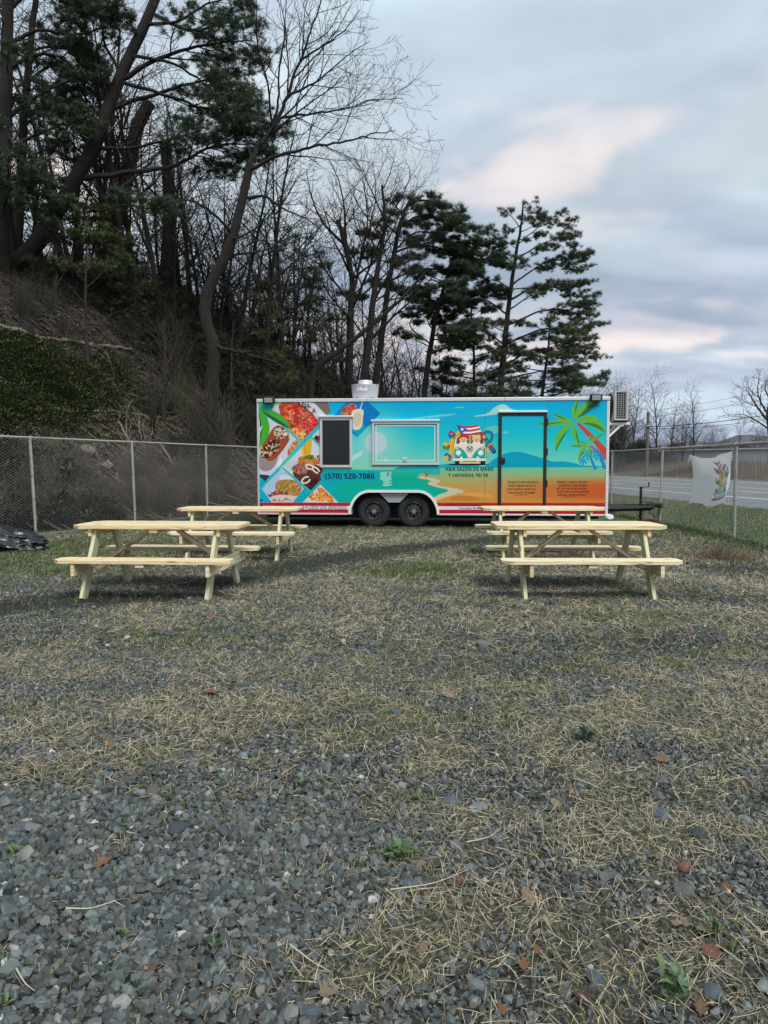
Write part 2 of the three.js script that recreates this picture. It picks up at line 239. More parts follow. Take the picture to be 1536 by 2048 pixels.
function leafShape(c, a, b, bend, w, fill) { // a curved tapering leaf from a to b
  const dx = b[0] - a[0], dy = b[1] - a[1], l = Math.hypot(dx, dy), nx = -dy / l, ny = dx / l, m = [(a[0] + b[0]) / 2 + nx * bend, (a[1] + b[1]) / 2 + ny * bend];
  c.beginPath(); c.moveTo(a[0], a[1]); c.quadraticCurveTo(m[0] + nx * w, m[1] + ny * w, b[0], b[1]); c.quadraticCurveTo(m[0] - nx * w, m[1] - ny * w, a[0], a[1]); c.closePath(); c.fillStyle = fill; c.fill();
}
function blobs(c, r, n, cx, cy, rx, ry, size, colours, alpha = 1, turn = 0) { // many little lumps of food
  for (let k = 0; k < n; k++) { const a = r() * 6.283, q = Math.sqrt(r()), x = Math.cos(a) * q * rx, y = Math.sin(a) * q * ry, ct = Math.cos(turn), st = Math.sin(turn), X = cx + x * ct - y * st, Y = cy + x * st + y * ct, s = size * (0.5 + r()), col = colours[Math.floor(r() * colours.length)]; c.save(); c.translate(X, Y); c.rotate(r() * 6.3); c.globalAlpha = alpha; c.fillStyle = css(...col.map((v) => v * (0.8 + 0.4 * r()))); c.beginPath(); c.ellipse(0, 0, s, s * (0.4 + 0.5 * r()), 0, 0, 6.3); c.fill(); c.restore(); }
}
// the camper van emblem: m maps its own units (0..1536) to the canvas, k is canvas units per own unit
function drawVan(c, m, k, pale = 0) {
  const col = (r, g, b) => css(lerp(r, 215, pale), lerp(g, 222, pale), lerp(b, 235, pale)), p = (pts, f, curve) => poly(c, pts.map(([x, y]) => m(x, y)), f, curve);
  const dot = (x, y, r, f, ry) => { const q = m(x, y); c.fillStyle = f; c.beginPath(); c.ellipse(q[0], q[1], r * k, (ry ?? r) * k, 0, 0, 6.3); c.fill(); };
  const line = (pts, w, f) => { c.beginPath(); pts.forEach(([x, y], i) => { const q = m(x, y); i ? c.lineTo(q[0], q[1]) : c.moveTo(q[0], q[1]); }); c.strokeStyle = f; c.lineWidth = w * k; c.lineCap = c.lineJoin = 'round'; c.stroke(); };
  const yl = col(235, 180, 40), red = col(205, 45, 55), blue = col(45, 95, 190), green = col(60, 150, 70), cream = col(232, 226, 205), teal = col(30, 170, 150), ink = col(25, 30, 35), skin = col(232, 190, 150);
  p([[430, 640], [420, 480], [480, 400], [560, 360], [580, 250], [660, 240], [700, 320], [1100, 330], [1160, 300], [1290, 620], [1270, 800], [520, 830], [440, 720]], yl, true);
  for (const [x, y, a, b, d] of [[475, 310, red, blue, blue], [350, 560, yl, red, green], [385, 800, blue, red, yl]]) { // puzzle pieces and flowers
    dot(x - 15, y - 20, 55, a); dot(x + 45, y - 5, 38, a); dot(x - 20, y + 45, 46, b === red ? d : b); dot(x + 60, y + 20, 34, b); dot(x + 40, y + 70, 34, green); dot(x - 50, y + 20, 26, d); dot(x - 5, y - 5, 18, col(240, 200, 90));
  }
  dot(830, 975, 430, ink, 24);
  p([[540, 900], [640, 900], [640, 985], [560, 985]], ink); p([[1110, 900], [1220, 900], [1205, 985], [1110, 985]], ink);
  p([[640, 925], [1100, 925], [1090, 960], [650, 960]], col(225, 190, 110));
  p([[505, 560], [560, 380], [640, 320], [1120, 320], [1190, 400], [1235, 560], [1240, 860], [1200, 900], [540, 900], [500, 850]], cream, true);
  p([[575, 520], [590, 400], [660, 345], [860, 345], [860, 520]], col(120, 70, 55)); p([[900, 520], [900, 345], [1110, 345], [1165, 420], [1180, 520]], col(120, 70, 55));
  for (const [x, hair] of [[735, col(178, 58, 40)], [1020, col(228, 208, 120)]]) { // two smiling children
    dot(x, 500, 88, col(236, 232, 225), 40); dot(x - 78, 430, 20, skin); dot(x + 78, 430, 20, skin); dot(x, 380, 92, hair, 62); dot(x, 428, 76, skin, 66); p([[x - 80, 400], [x - 70, 345], [x, 325], [x + 70, 340], [x + 80, 400], [x + 30, 372], [x - 30, 380]], hair, true);
    dot(x - 28, 425, 9, ink); dot(x + 28, 425, 9, ink); p([[x - 35, 455], [x + 35, 455], [x, 482]], col(150, 40, 45), true);
  }
  line([[880, 345], [880, 520]], 14, ink);
  p([[545, 560], [700, 620], [790, 720], [850, 850], [560, 850], [520, 800]], teal, true); p([[1205, 560], [1060, 620], [970, 720], [900, 850], [1190, 850], [1225, 800]], teal, true);
  p([[560, 535], [1195, 535], [1060, 620], [930, 760], [905, 840], [850, 840], [820, 750], [700, 620]], cream, true);
  dot(872, 637, 74, ink); dot(872, 637, 64, cream); line([[828, 600], [850, 680], [872, 630], [894, 680], [916, 600]], 13, ink); line([[845, 598], [872, 640], [899, 598]], 12, ink);
  for (const x of [625, 1115]) { dot(x, 720, 62, col(200, 205, 205)); dot(x, 720, 48, col(228, 236, 236)); dot(x - 15, 705, 16, col(250, 252, 252)); }
  dot(590, 620, 28, col(238, 205, 150)); dot(1150, 620, 28, col(238, 190, 150));
  p([[495, 835], [1245, 835], [1235, 895], [1150, 905], [600, 905], [505, 895]], col(228, 228, 222), true); line([[500, 832], [1240, 832]], 8, ink); line([[520, 905], [1225, 905]], 10, ink);
  for (const x of [690, 1050]) p([[x - 28, 805], [x + 28, 805], [x + 24, 910], [x - 24, 910]], col(240, 238, 230));
  line([[505, 840], [515, 560], [560, 385], [640, 322], [1120, 322], [1190, 400], [1232, 560], [1240, 840]], 10, ink);
  // flag on the roof
  const wave = (x, o) => o + 26 * Math.sin((x - 640) / 120);
  for (let s = 0; s < 5; s++) { const top = [], bot = []; for (let q = 0; q <= 10; q++) { const x = 600 + s * 18 + q * 46, y = wave(x, 110 + s * 41); top.push([x, y]); bot.unshift([x + 16, wave(x + 16, 110 + (s + 1) * 41)]); } p([...top, ...bot], s % 2 ? col(238, 238, 238) : red); }
  p([[595, 110], [830, 205], [680, 310]], blue); { const q = []; for (let s = 0; s < 10; s++) { const a = -Math.PI / 2 + s * Math.PI / 5, r = s % 2 ? 20 : 48; q.push([705 + Math.cos(a) * r, 205 + Math.sin(a) * r]); } p(q, col(245, 245, 245)); }
  line([[590, 105], [690, 330]], 9, ink);
  // ribbon of coloured puzzle pieces
  line([[1190, 330], [1180, 300], [1240, 255], [1330, 270], [1370, 340], [1350, 430], [1290, 500]], 62, col(30, 120, 150)); line([[1150, 320], [1400, 690]], 96, ink); const rb = [red, yl, blue, green, yl, red, blue]; for (let s = 0; s < 7; s++) line([[1150 + s * 36, 320 + s * 53], [1172 + s * 36, 352 + s * 53]], 78, rb[s]); line([[1290, 500], [1240, 580], [1225, 560]], 56, col(40, 130, 160));
}
const KT = 260, [wrapCanvas, wc] = canvas2(Math.round(TL * KT), Math.round((TT - TB) * KT));
{
  const c = wc, W = wrapCanvas.width, H = wrapCanvas.height, P = (px, py) => { const [x, y] = T(px, py); return [x * KT, (TT - y) * KT]; }, PP = (l) => l.map(([a, b]) => P(a, b)), u = 0.0112 * KT, r = rng(77);
  const yAt = (py) => P(865, py)[1];
  let g = c.createLinearGradient(0, yAt(803), 0, yAt(938)); g.addColorStop(0, css(0, 168, 218)); g.addColorStop(0.45, css(14, 190, 206)); g.addColorStop(0.85, css(100, 208, 190)); g.addColorStop(1, css(138, 210, 170));
  c.fillStyle = g; c.fillRect(0, 0, W, H);
  // sun disc, distant hills, clouds
  { const q = P(752, 886), gg = c.createRadialGradient(q[0], q[1], 10 * u, q[0], q[1], 90 * u); gg.addColorStop(0, css(165, 215, 200, 0.9)); gg.addColorStop(1, css(120, 205, 195, 0)); c.fillStyle = gg; c.fillRect(0, 0, W, H); c.fillStyle = css(178, 208, 214); c.beginPath(); c.arc(q[0], q[1], 22 * u, 0, 6.3); c.fill(); }
  const cl = css(120, 205, 205, 0.9);
  poly(c, PP([[945, 832], [975, 828], [985, 818], [993, 812], [1003, 808], [1014, 810], [1020, 818], [1040, 822], [1030, 826], [1000, 828], [950, 834]]), css(165, 215, 205), true);
  poly(c, PP([[815, 838], [870, 830], [920, 826], [900, 832], [830, 838]]), cl, true); poly(c, PP([[905, 815], [930, 813], [928, 815], [910, 817]]), cl, true); poly(c, PP([[1000, 866], [1018, 861], [1016, 868]]), cl, true); poly(c, PP([[966, 858], [985, 851], [1000, 852], [1000, 866], [970, 868]]), css(100, 200, 195), true);
  poly(c, PP([[880, 930], [885, 912], [905, 900], [940, 905], [960, 915], [990, 930]]), css(130, 205, 185), true);
  poly(c, PP([[968, 934], [985, 920], [1005, 908], [1025, 903], [1045, 904], [1065, 911], [1090, 917], [1105, 924], [1125, 922], [1150, 926], [1165, 932], [1218, 932], [1218, 940], [960, 940]]), css(0, 160, 188), true);
  poly(c, PP([[780, 945], [790, 935], [830, 928], [880, 930], [900, 926], [960, 930], [980, 940]]), css(20, 165, 180), true);
  // sea on the left, shore and sand on the right
  g = c.createLinearGradient(0, yAt(936), 0, yAt(1006)); g.addColorStop(0, css(60, 185, 165)); g.addColorStop(0.25, css(0, 176, 146)); g.addColorStop(1, css(0, 170, 150)); c.fillStyle = g; c.fillRect(0, yAt(939), W, H);
  g = c.createLinearGradient(P(560, 0)[0], 0, P(730, 0)[0], 0); g.addColorStop(0, css(0, 172, 200)); g.addColorStop(0.45, css(0, 174, 190)); g.addColorStop(1, css(0, 174, 150, 0)); c.fillStyle = g; c.fillRect(0, yAt(939), W, H);
  g = c.createLinearGradient(0, yAt(932), 0, yAt(1010)); g.addColorStop(0, css(105, 198, 165)); g.addColorStop(0.3, css(165, 172, 112)); g.addColorStop(0.62, css(206, 150, 75)); g.addColorStop(1, css(210, 145, 62)); c.fillStyle = g;
  poly(c, PP([[840, 947], [880, 950], [880, 936], [1220, 934], [1220, 1010], [862, 1010], [880, 992], [925, 980], [870, 972], [853, 968], [866, 962], [834, 956]]), g);
  g = c.createLinearGradient(P(980, 0)[0], 0, P(1215, 0)[0], 0); g.addColorStop(0, css(200, 90, 40, 0)); g.addColorStop(1, css(200, 80, 40, 0.85)); { const h = c.createLinearGradient(0, yAt(948), 0, yAt(1004)); c.save(); c.beginPath(); c.rect(P(980, 0)[0], yAt(950), W, yAt(1008) - yAt(950)); c.clip(); c.fillStyle = g; for (let k = 0; k < 20; k++) { c.globalAlpha = Math.min(1, k / 6) * (k > 14 ? (20 - k) / 7 : 1); c.fillRect(0, yAt(950) + k * 2.9 * u, W, 3 * u); } c.restore(); }
  poly(c, PP([[834, 956], [845, 951], [868, 956], [885, 962], [870, 968], [880, 972], [925, 979], [930, 986], [890, 993], [865, 1006], [858, 1006], [872, 990], [905, 981], [868, 973], [852, 967], [866, 961]]), css(206, 196, 160), true);
  poly(c, PP([[900, 986], [960, 984], [990, 992], [985, 996], [940, 992]]), css(222, 160, 80), true); poly(c, PP([[885, 1000], [925, 988], [980, 1002]]), css(200, 125, 50), true);
  for (let k = 0; k < 6; k++) poly(c, PP([[770 - k * 2.5 + 4, 944 + k * 5], [782 + k, 942 + k * 5], [776 + 6, 946 + k * 5], [768, 948 + k * 5]]), css(140, 215, 190), true);
  poly(c, PP([[757, 944], [786, 942], [780, 952], [784, 958], [774, 962], [772, 970], [768, 962], [758, 958], [763, 951]]), css(135, 210, 190), true);
  poly(c, PP([[690, 912], [702, 914], [712, 908], [728, 900], [722, 912], [706, 921]]), css(185, 220, 210)); poly(c, PP([[765, 922], [776, 914], [772, 922]]), css(185, 220, 210));
  // blue strip with the drink
  poly(c, PP([[667, 832], [696, 800], [732, 800], [761, 827], [714, 875]]), css(0, 120, 190)); poly(c, PP([[703, 856], [722, 840], [733, 856], [714, 875]]), css(0, 160, 195));
  // photographs of food set in diamonds
  const clip = (pts, f) => { c.save(); poly(c, PP(pts)); c.clip(); f(); c.restore(); };
  const B = (n, x, y, rx, ry, s, cols, a = 1, t = 0) => { const q = P(x, y); blobs(c, r, n, q[0], q[1], rx * u, ry * u, s * u, cols, a, t); };
  clip([[667, 832], [696, 800], [732, 800], [761, 827], [714, 875]], () => {
    B(240, 694, 826, 11, 14, 2.2, [[176, 104, 66], [196, 130, 84], [140, 76, 46]]);
    poly(c, PP([[701, 820], [729, 816], [726, 836], [724, 858], [705, 862], [706, 840]]), css(226, 215, 190), true); poly(c, PP([[704, 826], [724, 824], [722, 850], [708, 856]]), css(208, 196, 165), true);
    B(30, 704, 815, 7, 6, 3, [[200, 50, 50], [225, 90, 60], [240, 160, 80]]); c.strokeStyle = css(235, 240, 240); c.lineWidth = 1.6 * u; c.beginPath(); c.moveTo(...P(719, 822)); c.lineTo(...P(727, 800)); c.stroke();
  });
  clip([[603, 883], [540, 824], [556, 800], [655, 800], [662, 824]], () => {
    c.fillStyle = css(196, 204, 222); c.fillRect(0, 0, W, H);
    poly(c, PP([[600, 800], [622, 804], [642, 818], [654, 834], [670, 820], [650, 798]]), css(120, 108, 90), true); poly(c, PP([[612, 800], [630, 806], [644, 822], [650, 836], [620, 830]]), css(205, 212, 228), true);
    poly(c, PP([[560, 802], [600, 806], [616, 818], [634, 836], [640, 862], [610, 890], [585, 862], [556, 820]]), css(178, 70, 48), true);
    B(520, 592, 842, 32, 26, 4.6, [[206, 80, 52], [232, 120, 74], [170, 45, 40], [240, 160, 110], [214, 92, 58], [190, 58, 50]], 0.9, 0.7); B(220, 620, 850, 17, 14, 3.6, [[206, 58, 62], [226, 96, 84], [176, 40, 46]], 0.9); B(160, 596, 868, 14, 13, 3.2, [[236, 140, 70], [244, 180, 110], [200, 92, 44]]); B(50, 612, 816, 26, 8, 1.8, [[66, 36, 26], [90, 50, 30]], 0.9, 0.5);
    c.lineWidth = 0.9 * u; for (let k = 0; k < 46; k++) { const q = P(566 + r() * 66, 808 + r() * 66), a = r() * 6; c.strokeStyle = css(250, 215, 165, 0.65); c.beginPath(); c.arc(q[0], q[1], (2 + 4 * r()) * u, a, a + 1.6); c.stroke(); }
  });
  clip([[549, 836], [600, 886], [532, 964], [500, 935], [500, 836]], () => {
    c.fillStyle = css(204, 208, 218); c.fillRect(0, 0, W, H);
    poly(c, PP([[505, 948], [545, 950], [562, 968], [520, 975]]), css(50, 55, 70), true); poly(c, PP([[510, 905], [545, 915], [560, 905], [548, 940], [520, 945]]), css(150, 140, 138), true);
    poly(c, PP([[518, 900], [535, 872], [555, 845], [580, 866], [575, 884], [550, 912], [528, 915]]), css(150, 78, 48), true); poly(c, PP([[530, 917], [556, 905], [582, 870], [578, 884], [556, 914], [540, 924]]), css(170, 66, 46), true);
    B(340, 541, 898, 23, 12, 2.2, [[50, 28, 22], [82, 46, 32], [196, 158, 110], [64, 34, 26], [228, 200, 160]], 1, -0.75); B(160, 562, 866, 14, 11, 2.0, [[226, 208, 186], [120, 70, 50], [204, 178, 150], [88, 48, 34]]); B(40, 519, 892, 6, 5, 2, [[220, 190, 70], [200, 160, 60]]);
    B(200, 586, 896, 6, 18, 1.8, [[204, 150, 92], [226, 184, 130], [170, 108, 60]], 1, 0.6); poly(c, PP([[562, 912], [566, 925], [552, 945], [556, 924]]), css(230, 232, 236), true);
  });
  clip([[566, 934], [622, 876], [646, 892], [646, 956], [621, 982]], () => {
    c.fillStyle = css(206, 212, 224); c.fillRect(0, 0, W, H); poly(c, PP([[566, 930], [592, 918], [600, 940], [585, 945]]), css(190, 206, 210), true);
    poly(c, PP([[600, 880], [624, 876], [622, 915], [606, 918]]), css(228, 172, 40)); poly(c, PP([[601, 890], [606, 888], [610, 916], [606, 918]]), css(238, 190, 70));
    poly(c, PP([[584, 940], [600, 926], [630, 926], [650, 940], [646, 960], [622, 984], [590, 960]]), css(92, 52, 44), true);
    B(220, 617, 922, 21, 9, 2.6, [[206, 130, 50], [226, 158, 70], [176, 96, 40]]); B(60, 620, 914, 8, 4, 1.8, [[50, 100, 46], [80, 130, 60]]); B(160, 600, 938, 14, 8, 3, [[156, 96, 80], [120, 70, 60], [190, 130, 110]]); B(160, 622, 966, 16, 14, 3, [[74, 34, 34], [100, 46, 44], [60, 26, 28]]); B(50, 640, 918, 6, 6, 2.4, [[196, 120, 96], [40, 30, 28]]);
    c.lineWidth = 3.4 * u; c.strokeStyle = css(226, 220, 196); for (const [x, y, rx, ry, t] of [[620, 934, 9, 4, 0.3], [612, 960, 9, 5.5, -0.5], [632, 940, 8, 4, 0.7]]) { const q = P(x, y); c.beginPath(); c.ellipse(q[0], q[1], rx * u, ry * u, t, 0.4, 5.9); c.stroke(); }
  });
  clip([[523, 977], [564, 936], [608, 977], [585, 1006], [545, 1006]], () => {
    c.fillStyle = css(176, 196, 222); c.fillRect(0, 0, W, H); poly(c, PP([[558, 950], [580, 950], [592, 962], [560, 962]]), css(214, 216, 214), true); poly(c, PP([[552, 960], [590, 958], [606, 974], [596, 996], [560, 996], [550, 980]]), css(176, 128, 66), true);
    B(700, 578, 977, 24, 16, 1.3, [[196, 146, 76], [166, 116, 58], [212, 170, 100], [140, 96, 52], [150, 134, 60]]); B(90, 558, 990, 22, 6, 2.4, [[150, 60, 52], [210, 130, 110], [120, 76, 56]]); poly(c, PP([[536, 996], [556, 988], [600, 992], [600, 1008], [536, 1008]]), css(216, 200, 190), true); B(60, 568, 1000, 24, 4, 2, [[190, 130, 120], [226, 214, 206]]);
  });
  clip([[604, 1006], [641, 969], [678, 1006]], () => { c.fillStyle = css(222, 212, 200); c.fillRect(0, 0, W, H); for (const [x, y, t] of [[628, 993, 0.5], [646, 985, 0.7], [656, 996, 0.6]]) { const q = P(x, y); c.save(); c.translate(q[0], q[1]); c.rotate(t); c.fillStyle = css(226, 132, 52); c.beginPath(); c.ellipse(0, 0, 14 * u, 6.5 * u, 0, 0, 6.3); c.fill(); c.restore(); } B(150, 642, 993, 24, 9, 2.2, [[236, 160, 80], [214, 110, 44], [246, 200, 140], [226, 132, 52]]); });
  clip([[624, 873], [646, 850], [646, 897]], () => { c.fillStyle = css(204, 206, 210); c.fillRect(0, 0, W, H); B(60, 638, 880, 10, 8, 2.6, [[90, 44, 40], [60, 32, 34], [150, 90, 70]]); });
  c.lineWidth = 3.4 * u; c.strokeStyle = css(50, 185, 190); for (const l of [[[543, 830], [603, 886]], [[660, 828], [533, 962]], [[621, 873], [650, 902]], [[566, 936], [623, 984]], [[536, 962], [522, 978]]]) { c.beginPath(); l.forEach((q, i) => (i ? c.lineTo(...P(...q)) : c.moveTo(...P(...q)))); c.stroke(); }
  // palm leaves, top left
  const L = (a, b, bend, w, f) => leafShape(c, P(...a), P(...b), bend * u, w * u, f), G1 = css(70, 172, 50), G2 = css(20, 100, 66), G3 = css(98, 188, 60);
  L([516, 816], [584, 858], -13, 12, G1); L([522, 820], [584, 858], 4, 7, G2); L([524, 815], [566, 808], -6, 4, G3); L([519, 816], [519, 896], -22, 20, G1); L([517, 822], [521, 886], -6, 3, G2); L([515, 818], [530, 803], -3, 5, G3);
  poly(c, PP([[516, 860], [526, 850], [518, 872]]), css(206, 216, 222));
  // palms, right
  const frond = (a, b, bend, w, dk) => { L(a, b, bend, w * 1.55, dk ? css(40, 118, 84) : css(104, 180, 62)); L([(a[0] * 3 + b[0]) / 4, (a[1] * 3 + b[1]) / 4], b, bend * 0.45 + (dk ? 0 : -1), w * 0.45, dk ? css(30, 100, 80) : css(44, 130, 78)); };
  poly(c, PP([[1151, 846], [1160, 846], [1185, 868], [1222, 906], [1222, 930], [1190, 890]]), css(196, 74, 66)); poly(c, PP([[1177, 891], [1184, 891], [1220, 918], [1220, 930]]), css(196, 74, 66));
  const blue2 = css(20, 140, 200); for (const [x, y, s] of [[1174, 908, 1], [1188, 902, 1.1], [1200, 912, 0.9], [1166, 920, 0.7]]) for (let k = 0; k < 6; k++) { const a = k * 1.05 + 0.2; L([x, y], [x + Math.cos(a) * 14 * s, y + Math.sin(a) * 12 * s + 4], 4, 3, blue2); } poly(c, PP([[1176, 910], [1180, 908], [1194, 938], [1188, 940]]), blue2); poly(c, PP([[1196, 905], [1201, 905], [1214, 938], [1206, 938]]), blue2);
  frond([1147, 842], [1072, 848], -4, 7, 0); frond([1146, 842], [1104, 826], -5, 6, 0); frond([1148, 840], [1158, 798], -6, 7, 0); frond([1150, 838], [1200, 800], -10, 11, 0); frond([1154, 836], [1198, 803], 2, 5, 1); frond([1150, 840], [1212, 866], -20, 14, 0); frond([1146, 844], [1111, 905], 16, 9, 0); frond([1148, 844], [1160, 893], 7, 7, 0);
  frond([1178, 888], [1137, 891], -6, 4, 0); frond([1178, 888], [1158, 880], -4, 3, 0); frond([1178, 886], [1186, 868], -3, 4, 0); frond([1180, 886], [1210, 866], -3, 4, 0); frond([1176, 890], [1157, 922], 8, 5, 0); frond([1178, 890], [1184, 916], 3, 4, 0);
  // emblem and lettering
  drawVan(c, (x, y) => P(860 + x * 0.0911, 840 + y * 0.0911), 0.0911 * u, 0);
  const text = (s, px, py, w, size, fill, font = 'bold', skew = 0, fam = 'sans-serif') => { const q = P(px, py); c.save(); c.translate(q[0], q[1]); c.transform(1, 0, -skew, 1, 0, 0); c.font = `${font} ${size * u}px ${fam}`; c.fillStyle = fill; c.textAlign = 'center'; c.textBaseline = 'middle'; const tw = c.measureText(s).width; c.scale(w * u / tw, 1); c.fillText(s, 0, 0); c.restore(); };
  const ink = css(14, 22, 44), dk = css(32, 20, 16);
  text('H&N SAZÓN DE MAMI', 938.5, 938.5, 96, 10, css(12, 24, 34)); text('1 corintios 16:14', 936, 950.5, 79, 10.5, css(20, 24, 20));
  { c.fillStyle = css(0, 165, 185); const a = P(641, 942), b = P(759, 963); c.beginPath(); c.roundRect(a[0], a[1], b[0] - a[0], b[1] - a[1], 10 * u); c.fill(); } text('(570) 520-7086', 699.5, 952.5, 101, 15.5, css(6, 10, 30), 'bold');
  { const l = ['“He aquí, yo estoy a la puerta y', 'llamo; si alguno oye mi voz', 'y abre la puerta, entraré a él,', 'y cenaré con él y él conmigo.”'], ws = [62, 54, 58, 58], xs = [1045, 1044, 1042, 1043]; l.forEach((s, k) => text(s, xs[k], 964 + k * 6.9, ws[k], 6.4, dk, 'bold italic', 0.35, 'serif')); text('Apocalipsis 3:20', 1041, 989, 24, 3.8, dk, 'italic', 0.1, 'serif'); }
  { const l = ['“Behold, I stand at the door', 'and knock; if anyone hears', 'my voice and opens the door,', 'I will come in to him and dine', 'with him, and he with me.”'], ws = [62, 56, 60, 64, 57]; l.forEach((s, k) => text(s, 1144 + (k % 2) * 1.5, 964 + k * 6.4, ws[k], 6.4, dk, 'bold italic', 0.35, 'serif')); text('Revelation 3:20', 1140, 994, 25, 3.8, dk, 'italic', 0.1, 'serif'); }
  // stripes along the bottom
  const stripe = (l0, l1, r0, r1, f) => poly(c, PP([[510, l0], [1225, r0], [1225, r1], [510, l1]]), f), RED = css(186, 30, 48);
  stripe(1005, 1012, 1006, 1014, RED); stripe(1011.5, 1019, 1013, 1021, css(222, 220, 226)); stripe(1018.5, 1032, 1020, 1034, RED);
  text('Gracias', 566, 1011.5, 36, 14, dk, 'italic', 0.3, 'serif'); text('a • Dios los bendiga', 648, 1014.5, 92, 12.5, dk, 'italic', 0.3, 'serif');
  text('Todas vuestras cosas sean hechas con amor', 927, 1010, 76, 5, css(60, 8, 16), 'bold italic', 0.2, 'serif'); text('1 Corintios 16:14', 937, 1017, 42, 5.2, ink); text('Todas vuestras cosas sean hechas con amor', 1145, 1010.5, 66, 4.6, css(80, 8, 18), 'bold italic', 0.2, 'serif');
  c.fillStyle = css(30, 40, 50); { const q = P(523, 1000); c.fillRect(q[0] - 3 * u, q[1] - 1.5 * u, 6 * u, 3 * u); }
}
const wrapTex = new THREE.CanvasTexture(wrapCanvas); wrapTex.colorSpace = THREE.SRGBColorSpace;
const M = {
  wrap: phys({ map: wrapTex, roughness: 0.55, specularIntensity: 0.3 }),
  alu: std({ color: rgb(0.72, 0.73, 0.74), metalness: 0.55, roughness: 0.42 }), white: std({ color: rgb(0.78, 0.79, 0.8), roughness: 0.45 }), black: std({ color: rgb(0.012, 0.012, 0.013), roughness: 0.5 }),
  rubber: std({ color: rgb(0.016, 0.016, 0.017), roughness: 0.8 }), steel: std({ color: rgb(0.42, 0.43, 0.44), metalness: 0.85, roughness: 0.4 }), dark: std({ color: rgb(0.03, 0.03, 0.032), roughness: 0.7 }), galv: std({ color: rgb(0.55, 0.57, 0.59), metalness: 0.7, roughness: 0.45 }),
  pane: phys({ color: rgb(0.012, 0.014, 0.016), roughness: 0.3, roughnessMap: paint(256, 256, (u, v) => { const q = tnoise(u, v, 3, 2) + 0.5 * tnoise(u, v, 8, 5), k = 70 + 180 * sstep(-0.2, 0.4, q); return [k, k, k]; }, false) }), lens: std({ color: rgb(0.5, 0.52, 0.53), roughness: 0.3, metalness: 0.2 }),
};
function wrapUV(g) { const p = g.attributes.position, uv = new Float32Array(p.count * 2); for (let k = 0; k < p.count; k++) { uv[2 * k] = p.getX(k) / TL; uv[2 * k + 1] = (p.getY(k) - TB) / (TT - TB); } g.setAttribute('uv', new THREE.BufferAttribute(uv, 2)); return g; }
